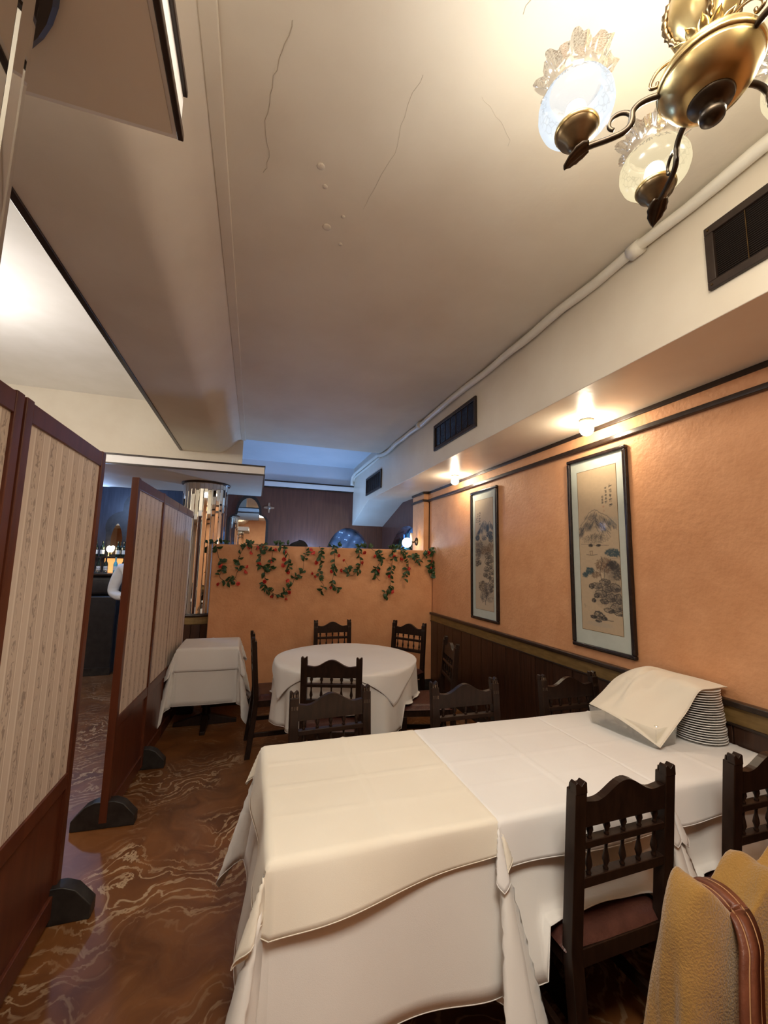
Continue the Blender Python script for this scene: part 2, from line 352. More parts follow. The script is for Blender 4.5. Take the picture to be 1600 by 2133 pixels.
# loose paint blisters and hairline cracks in the ceiling paint
mat('crack_line', (0.50, 0.43, 0.34), 0.9, color2=(0.56, 0.49, 0.39), scale=30)
def crack(pts, rad=0.0012):
    p = catmull([(x, y, ZC-0.0005) for x, y in pts], 4)
    p = [(a.x+random.uniform(-.006, .006), a.y+random.uniform(-.006, .006), a.z) for a in p]
    return MB().tube(p, rad, 5).build('crack', 'crack_line', ceiling)
struct(MB().box(-4.6, -0.80, -2.2, 5.33, 3.42, 3.52).build('ceiling', 'white_paint'))
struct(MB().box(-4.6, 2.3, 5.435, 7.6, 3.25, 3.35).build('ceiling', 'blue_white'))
# beam between the two ceilings: sloped plaster cheek with a rounded lower arris
prof = [(-0.21, 3.09), (-0.225, 3.06)]
for k in range(9):
    t = k/8; a = t*PI/2
    prof.append((-0.27-0.24*t**0.9, 3.035-0.175*math.sin(a)**0.9))
prof += [(-0.60, 2.858), (-0.895, 2.858), (-0.895, 3.45), (-0.21, 3.45)]
beam = struct(MB().prism(prof, 1, -2.2, 5.33).build('ceiling_beam', 'plaster', bevel=0.004))
struct(MB().box(-0.925, -0.893, -2.2, 5.32, 2.850, 2.90).build('trim_1', 'dark_trim', bevel=0.003))
struct(MB().box(-0.232, -0.180, -2.2, 5.33, 3.052, 3.07).build('trim_2', 'plaster', bevel=0.004))
# walls
struct(MB().box(XW, XW+0.15, -2.2, 5.45, 0, 2.6).build('wall_right', 'orange'))
wr2 = MB()
# right wall beyond the partition, dark wood with an arched opening
def wall_with_arch(mb, axis, plane, thick, u0, u1, z0, z1, ac, aw, az0, az1, n=20):
    # arch: centre ac, half width aw, spring az0, top az1
    pts = [(ac-aw, z0)] + [(ac-aw*math.cos(PI*k/n), az0+(az1-az0)*math.sin(PI*k/n)) for k in range(n+1)] + [(ac+aw, z0)]
    top = [(ac-aw-0.0001, z1)] + [(p[0], z1) for p in pts[1:-1]]
    def P(u, z, t): return (plane+t, u, z) if axis == 0 else (u, plane+t, z)
    for t in (0, thick):
        mb.quad(P(u0, z0, t), P(ac-aw, z0, t), P(ac-aw, z1, t), P(u0, z1, t)); mb.quad(P(ac+aw, z0, t), P(u1, z0, t), P(u1, z1, t), P(ac+aw, z1, t))
        for k in range(n):
            a, b = pts[k+1], pts[k+2]; mb.quad(P(a[0], a[1], t), P(b[0], b[1], t), P(b[0], z1, t), P(a[0], z1, t))
    for a, b in zip(pts[:-1], pts[1:]): mb.quad(P(a[0], a[1], 0), P(b[0], b[1], 0), P(b[0], b[1], thick), P(a[0], a[1], thick))
    return mb
struct(wall_with_arch(MB(), 0, XW, 0.14, 5.45, 7.3, 0, 3.3, 5.95, 0.92, 1.2, 2.135).build('wall_right', 'maroon_wood'))
struct(wall_with_arch(MB(), 1, YB, 0.14, -0.5, XW+0.15, 0, 3.3, 1.585, 0.40, 1.6, 2.165).build('wall_back', 'maroon_wood'))
struct(MB().box(-4.6, -0.5, YB, YB+0.14, 0, 3.3).build('wall_back', 'bar_panel'))
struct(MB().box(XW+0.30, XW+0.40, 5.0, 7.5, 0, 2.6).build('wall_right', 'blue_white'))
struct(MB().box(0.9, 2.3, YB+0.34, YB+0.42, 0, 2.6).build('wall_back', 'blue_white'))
struct(MB().box(-4.6, XW+.15, -2.3, -2.2, 0, 3.5).build('wall_front', 'orange'))
struct(MB().box(-4.7, -4.6, -2.2, 7.6, 0, 3.5).build('wall_left', 'plaster'))
struct(MB().box(-4.6, -0.21, 5.33, 5.43, 2.555, 3.5).build('wall_back', 'plaster'))
struct(MB().box(-4.6, -0.90, 0.22, 0.32, 2.57, 3.45).build('wall_front', 'plaster'))
# soffit box along the right wall, ending in a sloped panel
sof = [(-2.2, ZS), (6.10, ZS), (YB, 2.215), (YB, 3.26), (-2.2, 3.26)]
struct(MB().prism(sof, 0, XS, XW+0.02).build('ceiling_soffit', ['plaster_gloss'], bevel=0.004))
# headers (dropped white bands with black edges) over the two mirrored columns
def header(x0, x1, y0, y1, z0, z1, far=True):
    h = struct(MB().box(x0, x1, y0, y1, z0, z1).build('ceiling_header', 'white_paint'))
    struct(MB().box(x0, x1-0.012, y0+0.012, y1-0.012, z0-0.004, z0).build('ceiling_header', 'plaster'))
    for za, zb in ((z0-0.006, z0+0.012), (z1-0.012, z1+0.004)):
        m = MB().box(x0, x1+0.009, y0-0.009, y0+0.003, za, zb).box(x1-0.003, x1+0.009, y0+0.003, y1-0.003, za, zb)
        if far: m.box(x0, x1+0.009, y1-0.003, y1+0.009, za, zb)
        struct(m.build('trim_3', 'dark_trim', bevel=0.002))
header(-4.6, 0.055, 4.50, 6.0, 2.46, 2.56)
header(-4.6, -0.205, -0.55, 0.885, 2.46, 2.575, False)
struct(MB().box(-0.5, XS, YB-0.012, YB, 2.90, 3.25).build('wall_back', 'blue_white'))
# cornice on the back wall
struct(MB().box(0.1, XS, YB-0.05, YB, 2.815, 2.90).build('trim_4', 'white_paint'))
struct(MB().box(0.1, XS, YB-0.06, YB, 2.895, 2.918).build('trim_5', 'dark_trim'))
struct(MB().box(0.1, XS, YB-0.035, YB, 2.795, 2.815).build('trim_5', 'dark_trim'))
# partition with orange plaster
part_w = struct(MB().box(-0.44, 2.215, YP, YP+0.14, 0, 1.73).build('wall_partition', 'orange', bevel=0.012))
struct(MB().box(-0.44, 2.215, YP-0.015, YP, 0, 0.13).build('baseboard_partition', 'black_wood', bevel=0.004))
struct(MB().box(XW-0.02, XW, -2.2, YP, 0, 0.10).build('baseboard_right', 'black_wood', bevel=0.004))
# pilaster on the right wall behind the partition
struct(MB().box(2.145, XW+0.01, YP+0.14, 5.46, 0, ZS).build('wall_pilaster', 'orange', bevel=0.004))
struct(MB().box(2.16, XW, 5.46, 5.485, 1.70, 2.40).build('trim_6', 'ivory'))
# mouldings along the top of the right wall, returning round the pilaster
for z0, z1, d in ((2.494, 2.524, 0.020), (2.388, 2.418, 0.030)):
    m = MB().box(XW-d, XW, -2.2, YP+0.14, z0, z1)
    m.box(2.145-d, XW, YP+0.14-d, YP+0.14, z0, z1).box(2.145-d, 2.145, YP+0.14, 5.46, z0, z1)
    struct(m.build('trim_7', 'dark_trim', bevel=0.004))
struct(MB().box(XW-0.010, XW, -2.2, YP+0.14, 2.418, 2.494).build('trim_8', 'orange'))
# wainscot: planks, gold band, rail
wains = struct(MB().box(XW-0.012, XW, -2.2, YP, 0.10, 0.84).build('wall_right_wainscot', 'dark_trim'))
pw = 0.205; y = -0.6
while y < YP-0.02:
    y1 = min(y+pw-0.006, YP-0.004)
    MB().box(XW-0.022, XW-0.010, y, y1, 0.10, 0.845).build('plank', 'dark_wood', wains, bevel=0.003); y += pw
struct(MB().box(XW-0.026, XW, -2.2, YP, 0.845, 0.922).build('trim_9', 'gold_band', bevel=0.003))
struct(MB().box(XW-0.045, XW, -2.2, YP, 0.922, 0.950).build('trim_10', 'dark_trim', bevel=0.006))
struct(MB().box(XW-0.032, XW, -2.2, YP, 0.835, 0.847).build('trim_10', 'dark_trim', bevel=0.003))
# hairline cracks
crack([(0.02, 1.02), (0.0, 1.10), (-0.03, 1.2), (-0.045, 1.32), (-0.03, 1.45), (-0.05, 1.52)])
crack([(0.62, 0.80), (0.64, 0.72), (0.70, 0.68), (0.74, 0.60), (0.80, 0.57)])
crack([(1.0, 0.55), (1.06, 0.56), (1.10, 0.60), (1.22, 0.62)])
crack([(0.42, 1.02), (0.40, 1.15), (0.41, 1.28), (0.39, 1.42), (0.37, 1.55)], 0.0004)
crack([(0.62, 1.02), (0.72, 1.06), (0.80, 1.12)], 0.0004)
for x, y, r in ((0.16, 1.42, .018), (0.19, 1.50, .012), (0.23, 1.70, .022), (0.29, 1.62, .010), (0.31, 1.78, .012)):
    MB().lathe([(r, ZC+.001), (r*.7, ZC-.002), (r*.2, ZC-.003)], 14, x, y).build('paint_blister', 'plaster', ceiling, smooth=True)

# ------------------------------------------------------------------ conduit in the ceiling corner
def conduit():
    root = thing('ceiling_conduit', 'white painted wrapped pipe running along the ceiling corner above the vents', 'pipe', (1.60, -2.0, 3.03))
    def rp(pts): return [(x-1.60, y+2.0, z-3.03) for x, y, z in pts]
    path = [(1.618, -2.0, 3.035)]
    y = -1.8
    while y < 5.2:
        path.append((1.617+0.004*math.sin(y*5.1)+0.003*math.sin(y*13), y, 3.034+0.005*math.sin(y*4.3+1)+0.003*math.sin(y*11))); y += 0.12
    path += [(1.612, 5.35, 3.05), (1.61, 5.5, 3.09), (1.61, 6.2, 3.10), (1.61, 6.85, 3.10), (1.60, 7.02, 3.07), (1.598, 7.06, 3.0), (1.598, 7.06, 2.92)]
    rr = [0.024+0.003*random.random() for _ in path]
    MB().tube(rp(path), rr, 10).build('pipe', 'ivory', root, smooth=True)
    p2 = [(1.64, 5.45, 3.06), (1.64, 6.3, 3.06), (1.63, 6.95, 3.05), (1.635, 7.07, 3.0), (1.636, 7.10, 2.92)]
    MB().tube(rp(catmull(p2, 4)), 0.017, 8).build('pipe', 'ivory', root, smooth=True)
    for yy in (1.32, 3.95):
        MB().tube(rp([(1.617, yy-.03, 3.034), (1.617, yy+.03, 3.034)]), 0.034, 12).build('coupling', 'ivory', root, smooth=True)
conduit()

# ------------------------------------------------------------------ vents
def vent(y0, y1, z0, z1, label):
    t = thing('air_vent', label, 'vent', (XS, (y0+y1)/2, z0)); h = z1-z0; L = (y1-y0)/2
    fw = 0.032
    MB().box(-0.004, 0, -L+fw, L-fw, fw, h-fw).build('backing', 'vent_back', t)
    MB().box(-0.018, 0, -L, L, 0, fw).build('frame_bar', 'vent_dark', t, bevel=0.003)
    MB().box(-0.018, 0, -L, L, h-fw, h).build('frame_bar', 'vent_dark', t, bevel=0.003)
    MB().box(-0.018, 0, -L, -L+fw, fw, h-fw).build('frame_bar', 'vent_dark', t, bevel=0.003)
    MB().box(-0.018, 0, L-fw, L, fw, h-fw).build('frame_bar', 'vent_dark', t, bevel=0.003)
    m = MB(); z = fw+0.006
    while z < h-fw-0.004:
        m.hexa([(-0.010, -L+fw, z), (-0.009, -L+fw, z-.001), (-0.009, L-fw, z-.001), (-0.010, L-fw, z)], [(-0.005, -L+fw, z+.005), (-0.004, -L+fw, z+.004), (-0.004, L-fw, z+.004), (-0.005, L-fw, z+.005)]); z += 0.0085
    o = m.build('louvre_slats', 'vent_dark', t); o['kind'] = 'stuff'
    for k in range(1, 7):
        yy = -L+fw+(2*L-2*fw)*k/7; MB().box(-0.012, -0.009, yy-.0015, yy+.0015, fw, h-fw).build('crossbar', 'brass_dark', t)
    for yy in (-L+.016, L-.016):
        for zz in (.016, h-.016): MB().lathe([(0.005, 0), (0.004, 0.003)], 8).build('screw', 'brass_dark', t, loc=(-0.018, yy, zz), rot=(0, -PI/2, 0))
vent(0.225, 1.038, 2.640, 2.902, 'brown louvred air vent with fine mesh above the yellowish soffit, beside the chandelier')
vent(2.812, 3.622, 2.662, 2.920, 'dark rectangular air vent on the white duct face above the ceiling bulbs')
vent(5.402, 6.215, 2.603, 2.876, 'dark air vent in the blue lit end of the duct behind the partition')

# ------------------------------------------------------------------ ceiling bulbs over the pictures
def bulb(y, label):
    t = thing('ceiling_bulb', label, 'lamp', (2.04, y, ZS), 0)
    MB().lathe([(0.040, 0), (0.044, -0.008), (0.040, -0.016), (0.026, -0.020), (0.022, -0.030)], 24).build('base_plate', 'ivory', t, smooth=True)
    MB().lathe([(0.018, -0.028)]+[(0.044*math.sin(a), -0.066+0.044*math.cos(a)) for a in [0.45+k*(PI-0.46)/10 for k in range(11)]], 24).build('globe', 'globe_warm', t, smooth=True)
    lamp('bulb_light', (2.04, y, ZS-0.066), 17, WARM, 0.03)
bulb(2.09, 'round glowing bulb on the soffit above the picture of a broad mountain')
bulb(3.955, 'round glowing bulb on a cream base on the soffit near the orange pilaster')

# ------------------------------------------------------------------ chandelier
def chandelier():
    CX_, CY_, Z0 = 0.80, 0.476, 2.52
    t = thing('chandelier', 'brass chandelier with curved bronze arms and frilled frosted glass shades', 'chandelier', (CX_, CY_, Z0))
    body = MB().lathe([(0.012, -0.050), (0.040, -0.052), (0.060, -0.040), (0.074, -0.022), (0.081, -0.006), (0.083, 0.0)], 40).build('bowl', 'brass', t, smooth=True)
    MB().lathe([(0.083, 0.0), (0.087, 0.004), (0.087, 0.010), (0.083, 0.013), (0.085, 0.018), (0.081, 0.026), (0.076, 0.030), (0.066, 0.034), (0.050, 0.038), (0.034, 0.046), (0.028, 0.056)], 40).build('collar', 'brass', t, smooth=True)
    MB().lathe([(0.040, -0.048), (0.036, -0.058), (0.020, -0.066), (0.012, -0.072), (0.016, -0.076), (0.022, -0.082), (0.020, -0.092), (0.008, -0.098), (0.001, -0.099)], 36,
               rfun=lambda r, z, a, i: r*(1+0.10*math.sin(18*a)) if i < 4 else r).build('finial', 'bronze', t, smooth=True)
    # leaf crown
    for k in range(12):
        a = 2*PI*k/12; m = MB()
        def leaf(u, v, a=a):
            w_ = 0.011*(1-v)**0.5*(0.5+v)*1.3; rr = 0.026+0.022*v*v*1.2+0.004*math.cos(PI*(u-.5)); x = (u-.5)*2*w_; z = 0.052+0.045*v-0.010*max(0, v-.7)*3
            return (rr*math.cos(a)-x*math.sin(a), rr*math.sin(a)+x*math.cos(a), z)
        m.grid(leaf, 4, 6).build('crown_leaf', 'brass', t, smooth=True, solid=0.003)
    MB().lathe([(0.022, 0.05), (0.026, 0.062), (0.020, 0.075), (0.030, 0.090), (0.050, 0.115), (0.060, 0.150), (0.056, 0.190), (0.040, 0.225), (0.026, 0.250), (0.022, 0.262)], 48,
               rfun=lambda r, z, a, i: r*(1+0.035*abs(math.sin(4*a)))).build('vase', 'brass', t, smooth=True)
    for k in range(4):
        a = PI/4*(2*k+1); m = MB(); pts = [(r*1.02*math.cos(a), r*1.02*math.sin(a), z) for r, z in ((0.032, 0.092), (0.052, 0.117), (0.062, 0.150), (0.058, 0.190), (0.043, 0.224))]
        m.tube(catmull(pts, 6), [0.006+0.0022*math.sin(i*2.3) for i in range(25)], 6).build('vase_rib', 'brass_dark', t, smooth=True)
    MB().lathe([(0.010, 0.255), (0.010, ZC-Z0-0.03)], 12).build('rod', 'brass', t, smooth=True)
    MB().lathe([(0.012, ZC-Z0-0.045), (0.05, ZC-Z0-0.02), (0.062, ZC-Z0)], 28).build('ceiling_rose', 'brass', t, smooth=True)
    R = 0.236
    angs = [138, 61, -11, -92]
    for i, ad in enumerate(angs):
        a = math.radians(ad); ca, sa = math.cos(a), math.sin(a)
        def W(r, z, s=0): return (r*ca-s*sa, r*sa+s*ca, z)
        arm_pts = [W(0.078, 0.002), W(0.100, 0.004), W(0.118, 0.0), W(0.130, -0.012), W(0.132, -0.028), W(0.138, -0.044), W(0.152, -0.053), W(0.180, -0.056), W(0.210, -0.056), W(0.232, -0.058)]
        arm = MB().tube(catmull(arm_pts, 5), 0.0062, 8).build('arm', 'bronze', t, smooth=True)
        sc = []
        for k in range(17):
            th = -0.6+k/16*4.6; rr = 0.026-0.012*(k/16)**2
            sc.append(W(0.160+rr*math.cos(PI-th)*1.0-0.004, -0.030+rr*math.sin(PI-th)*-1.0 if False else -0.028+rr*math.sin(th), 0.0))
        MB().tube(sc, [0.0045-0.0012*(k/16) for k in range(17)], 6, flat=1.3).build('scroll', 'bronze', arm, smooth=True)
        # upper small scroll from the crown
        us = [W(0.030, 0.066), W(0.055, 0.072), W(0.080, 0.062), W(0.094, 0.040), W(0.096, 0.026), W(0.086, 0.024), W(0.084, 0.034)]
        MB().tube(catmull(us, 4), 0.0034, 6).build('upper_scroll', 'brass_dark', t, smooth=True)
        # leaf under the cup
        lf = MB()
        def lfn(u, v):
            x = (u-.5)*2; w_ = 0.021*math.sin(PI*(0.18+0.80*v))**0.7*(1+.12*math.sin(26*v))
            return W(0.214+0.050*v, -0.060-0.030*v**1.4+0.006*abs(x)-0.002*math.cos(8*x), x*w_)
        lf.grid(lfn, 8, 8).build('arm_leaf', 'bronze', arm, smooth=True, solid=0.004)
        cup = MB().lathe([(0.008, -0.056), (0.014, -0.050), (0.020, -0.046), (0.024, -0.036), (0.038, -0.024), (0.041, -0.016), (0.043, -0.012), (0.043, -0.004), (0.040, 0.0)], 28)
        cup.build('cup', 'brass_dark', t, smooth=True, loc=(R*ca, R*sa, 0))
        MB().lathe([(0.0435, -0.012), (0.0455, -0.009), (0.0455, -0.004), (0.0425, -0.001)], 28, caps=False).build('cup_ring', 'brass', t, smooth=True, loc=(R*ca, R*sa, 0))
        cool = (i == 0)
        sh = MB().lathe([(0.040, -0.002), (0.058, 0.006), (0.072, 0.022), (0.078, 0.040), (0.077, 0.058), (0.069, 0.076), (0.058, 0.088), (0.053, 0.094)], 36, caps=False)
        so = sh.build('shade', 'shade_cool' if cool else 'shade_warm', t, smooth=True, loc=(R*ca, R*sa, 0))
        MB().lathe([(0.012, 0.0), (0.020, 0.018), (0.024, 0.034), (0.020, 0.050), (0.010, 0.060), (0.0, 0.062)], 16).build('light_bulb', 'bulb_white' if cool else 'bulb_yellow', t, smooth=True, loc=(R*ca, R*sa, 0))
        rf = MB()
        def rfun(u, v):
            an = 2*PI*u; fr = v**1.6
            wob = math.sin(8*an)*0.008*fr+math.sin(19*an+1)*0.0035*fr+math.sin(37*an)*0.0015*fr
            r = 0.053-0.004*math.sin(PI*v*0.6)+0.030*fr+wob; z = 0.094+0.046*v+0.004*math.cos(8*an)*fr+0.0025*math.sin(19*an)*fr-0.004*fr*fr
            return (r*math.cos(an), r*math.sin(an), z)
        rf.grid(rfun, 120, 10).build('frilled_rim', 'ruffle_glass', so, smooth=True)
        lamp('chandelier_bulb', (CX_+R*ca, CY_+R*sa, Z0+0.085), 5.0 if cool else 5.8, COOL if cool else (1.0, 0.90, 0.70), 0.03)
chandelier()

# ------------------------------------------------------------------ mirrored columns
def column(x, y, label, ztop, seg=34, r=0.245):
    t = thing('mirrored_column', label, 'column', (x, y, 0))
    MB().lathe([(r-0.02, 0.94), (r-0.02, ztop)], 34).build('core', 'black_wood', t)
    MB().lathe([(r+0.002, 0), (r+0.002, 0.84)], 34).build('base', 'dark_wood', t)
    for k in range(17):
        a = 2*PI*k/17; wv_ = 2*(r+0.008)*math.sin(PI/17)-0.004
        MB().box(-0.004, 0.010, -wv_/2, wv_/2, 0.12, 0.838).build('plank', 'dark_wood', t, loc=((r)*math.cos(a), (r)*math.sin(a), 0), rot=(0, 0, a))
    MB().lathe([(r+0.012, 0.84), (r+0.016, 0.845), (r+0.016, 0.918), (r+0.012, 0.922)], 40).build('gold_band', 'gold_band', t, smooth=False)
    MB().lathe([(r+0.012, 0.922), (r+0.034, 0.926), (r+0.036, 0.942), (r+0.026, 0.952), (r-0.03, 0.956)], 40).build('rail', 'dark_trim', t, smooth=True)
    MB().lathe([(r-.01, ztop-0.022), (r+0.020, ztop-0.022), (r+0.028, ztop-0.014), (r+0.028, ztop-0.002), (r-.01, ztop-0.001)], 48).build('top_ring', 'dark_trim', t, smooth=False)
    w_ = 2*r*math.sin(PI/seg)-0.0012
    me = MB().hexa([(-0.005, -w_/2, 0.956), (0.001, -w_/2, 0.956), (0.001, w_/2, 0.956), (-0.005, w_/2, 0.956)], [(-0.005, -w_/2, ztop-.02), (0.001, -w_/2, ztop-.02), (0.001, w_/2, ztop-.02), (-0.005, w_/2, ztop-.02)])
    # bevelled mirror face
    e = 0.005
    me.hexa([(0.001, -w_/2, 0.956), (0.004, -w_/2+e, 0.956), (0.004, w_/2-e, 0.956), (0.001, w_/2, 0.956)], [(0.001, -w_/2, ztop-.02), (0.004, -w_/2+e, ztop-.02), (0.004, w_/2-e, ztop-.02), (0.001, w_/2, ztop-.02)])
    mesh = me.mesh('mirror_strip', 'mirror')
    rng = random.Random(3)
    for k in range(seg):
        a = 2*PI*k/seg+0.03
        link('mirror_strip', mesh, t, loc=(r*math.cos(a), r*math.sin(a), 0), rot=(0, 0, a+rng.uniform(-.012, .012)))
column(-0.595, 5.30, 'round column faced with mirror strips beside the orange partition and its rose vines', 2.455)
column(-0.588, 0.56, 'round column faced with mirror strips rising beside the wallpapered screen to the dropped header', 2.455)

# ------------------------------------------------------------------ folding screens
def screen(label, loc, rotz, panels, zt, feet):
    t = thing('folding_screen', label, 'screen', loc, rotz); th = 0.021
    Y0 = panels[0][0]; Y1 = panels[-1][1]
    for (a, b, wide) in panels:
        st = 0.046 if wide else 0.0035
        pa = MB().box(-0.006, 0.006, a+st*0.5, b-st*0.5, 0.035, 0.60).build('lower_board', 'red_wood', t)
        tw = th if wide else 0.0112
        MB().box(-tw, tw, a, a+st, 0.03, zt-(0 if wide else .012)).build('stile', 'red_wood', t, bevel=0.004 if wide else 0)
        MB().box(-tw, tw, b-st, b, 0.03, zt-(0 if wide else .012)).build('stile', 'red_wood', t, bevel=0.004 if wide else 0)
        MB().box(-th+.002, th-.002, a+st, b-st, zt-0.075, zt-0.006).build('top_rail', 'red_wood', t, bevel=0.004)
        MB().box(-th+.002, th-.002, a+st, b-st, 0.535, 0.60).build('middle_rail', 'red_wood', t, bevel=0.004)
        MB().box(-th+.002, th-.002, a+st, b-st, 0.03, 0.12).build('bottom_rail', 'red_wood', t, bevel=0.004)
        MB().box(-0.010, 0.010, a+st-.003, b-st+.003, 0.595, zt-0.07).build('wallpaper_panel', 'striped_wallpaper', t)
    for yy in feet:
        poly = [(-0.165, 0), (0.165, 0), (0.165, 0.055), (0.10, 0.125), (0.05, 0.145), (-0.05, 0.145), (-0.10, 0.125), (-0.165, 0.055)]
        MB().prism(poly, 1, yy-0.032, yy+0.032).build('foot', 'black_wood', t, bevel=0.005)
    return t
screen('folding screen with striped wallpaper standing beside the near mirrored column', (-0.755, 1.58, 0), 0, [(-0.79, -0.015, True), (0.0, 0.755, True)], 2.075, [0.715, -0.74])
screen('folding screen with striped wallpaper standing between the bar and the small square table', (-0.748, 2.93, 0), math.radians(-2.4), [(0, 0.70, True), (0.70, 1.19, False), (1.19, 1.56, False), (1.56, 1.90, False)], 2.07, [0.035, 0.72, 1.86])

# ------------------------------------------------------------------ tables and cloths
SEATS = []      # (x, y, rot) of chairs, filled before the cloths are made
def seat_clamp(p, margin=0.012, half=(0.215, 0.205), top=0.475):
    x, y, z = p
    if z > top+margin: return p
    for sx, sy, r in SEATS:
        dx, dy = x-sx, y-sy; lx = dx*math.cos(-r)-dy*math.sin(-r); ly = dx*math.sin(-r)+dy*math.cos(-r)
        if abs(lx) < half[0]+0.02 and -half[1]+0.03 < ly < half[1]+0.02: return (x, y, top+margin+0.004*math.sin(40*x)*math.cos(33*y))
    return p
def square_cloth(name, label, cat, mat_, cx, cy, ax, ay, over, z0, n=56, seed=1, flare=0.10, off=0.004, amp=0.012, dirs=None, creases=True, group=None, crn=0.25, sides=(1, 1, 1, 1), cr=0.012, clampz=True, skew=0.0, fstart=0.0, xmax=None):
    # sides: flare multiplier for +x, -x, +y, -y; dirs: outward direction of each corner fold
    rng = random.Random(seed); ph = [rng.uniform(0, 6.28) for _ in range(8)]; fq = [rng.uniform(7, 13) for _ in range(4)]
    t = thing(name, label, cat, (cx, cy, z0), 0, group)
    bx, by = ax+over, ay+over
    us = sorted(set([-bx+over*k/12 for k in range(13)]+[-ax+2*ax*k/n for k in range(n+1)]+[ax+over*k/12 for k in range(13)]))
    vs2 = sorted(set([-by+over*k/12 for k in range(13)]+[-ay+2*ay*k/n for k in range(n+1)]+[ay+over*k/12 for k in range(13)]))
    def rnd(e): return cr*(1-math.exp(-e/cr))
    def P(u, v):
        eu = max(abs(u)-ax, 0); ev = max(abs(v)-ay, 0); su = 1 if u > 0 else -1; sv = 1 if v > 0 else -1
        fx = flare*(sides[0] if su > 0 else sides[1]); fy = flare*(sides[2] if sv > 0 else sides[3])
        if sv < 0: ev *= 1-skew*u/ax
        if eu < 1e-6 and ev < 1e-6:
            z = 0.0
            if creases:
                for c in (0.0,):
                    z += 0.0035*math.exp(-((u-c)/0.007)**2)+0.0035*math.exp(-((v-c)/0.007)**2)
                z += 0.0022*math.exp(-((v-ay*0.5)/0.007)**2)+0.0022*math.exp(-((v+ay*0.5)/0.007)**2)
            z += 0.0012*math.sin(9*u+ph[0])*math.sin(8*v+ph[1])
            return (u, v, z)
        if ev < 1e-6:
            f_ = (1-(abs(v)/ay)**4); wv_ = amp*(eu/over)*math.sin(fq[0 if su > 0 else 1]*v+ph[2])*f_*(sides[0] if su > 0 else sides[1])
            return (su*(ax+off+rnd(eu)*0.6+fx*max(0, eu-fstart)+wv_+amp*0.5*(max(0, eu-fstart)/over)*(sides[0] if su > 0 else sides[1])), v, -(eu-rnd(eu)*0.5)*0.985)
        if eu < 1e-6:
            f_ = (1-(abs(u)/ax)**4); wv_ = amp*(ev/over)*math.sin(fq[2 if sv > 0 else 3]*u+ph[4])*f_*(sides[2] if sv > 0 else sides[3])
            return (u, sv*(ay+off+rnd(ev)*0.6+fy*max(0, ev-fstart)+wv_+amp*0.5*(max(0, ev-fstart)/over)*(sides[2] if sv > 0 else sides[3])), -(ev-rnd(ev)*0.5)*0.985)
        r = math.hypot(eu, ev); th = math.atan2(ev, eu)/(PI/2)
        dx, dy = (dirs or {}).get((su, sv), (su*0.7071, sv*0.7071)); px, py = -su*sv*dy*sv*su, dx
        # perpendicular that runs from the x side to the y side
        px, py = (-dy, dx) if su*sv > 0 else (dy, -dx)
        ang = 2*PI*th; dl = crn*(1-math.cos(ang)); pl = crn*0.9*math.sin(ang)+crn*0.55*math.sin(3*ang)
        bxv = (1-th)*su*fx; byv = th*sv*fy
        nv = Vector((bxv+dx*dl+px*pl, byv+dy*dl+py*pl, -1)).normalized()
        return (su*(ax+off+rnd(eu)*0.4)+nv.x*r, sv*(ay+off+rnd(ev)*0.4)+nv.y*r, nv.z*(r-rnd(r)*0.4))
    m = MB(); nu = len(us)
    for v in vs2:
        for u in us:
            p = P(u, v)
            if clampz:
                q = seat_clamp((p[0]+cx, p[1]+cy, p[2]+z0)); p = (q[0]-cx, q[1]-cy, q[2]-z0)
            if p[2]+z0 < 0.006: p = (p[0], p[1], 0.006-z0+0.002*math.sin(60*p[0]))
            if xmax is not None and p[0]+cx > xmax: p = (xmax-cx, p[1], p[2])
            m.v.append(p)
    for j in range(len(vs2)-1):
        for i in range(nu-1): m.f.append((j*nu+i, j*nu+i+1, (j+1)*nu+i+1, (j+1)*nu+i)); m.m.append(0)
    m.build('cloth', mat_, t, smooth=True, solid=0.0018)
    # stitched hem
    hem = [(u, -by) for u in us]+[(bx, v) for v in vs2[1:]]+[(u, by) for u in us[::-1][1:]]+[(-bx, v) for v in vs2[::-1][1:]]
    hp = []
    for u, v in hem:
        p = P(u, v)
        if clampz:
            q = seat_clamp((p[0]+cx, p[1]+cy, p[2]+z0)); p = (q[0]-cx, q[1]-cy, q[2]-z0)
        if p[2]+z0 < 0.006: p = (p[0], p[1], 0.006-z0)
        if xmax is not None and p[0]+cx > xmax: p = (xmax-cx, p[1], p[2])
        hp.append(p)
    MB().tube(hp, 0.0019, 5, caps=False).build('hem', mat_, t, smooth=True)
    return t
def square_table(label, cx, cy, ax, ay, h, group=None):
    t = thing('dining_table', label, 'table', (cx, cy, 0), 0, group)
    MB().box(-ax, ax, -ay, ay, h-0.03, h).build('tabletop', 'chair_wood', t, bevel=0.006)
    MB().lathe([(0.05, 0.05), (0.035, 0.12), (0.03, 0.3), (0.04, 0.5), (0.035, 0.62), (0.06, h-0.03)], 18).build('pedestal', 'chair_wood', t, smooth=True)
    for k in range(4):
        a = k*PI/2; MB().hexa([(0.02, -0.03, 0), (0.28, -0.022, 0), (0.28, 0.022, 0), (0.02, 0.03, 0)], [(0.02, -0.03, 0.10), (0.28, -0.022, 0.03), (0.28, 0.022, 0.03), (0.02, 0.03, 0.10)]).build('foot', 'chair_wood', t, rot=(0, 0, a), bevel=0.004)
    return t

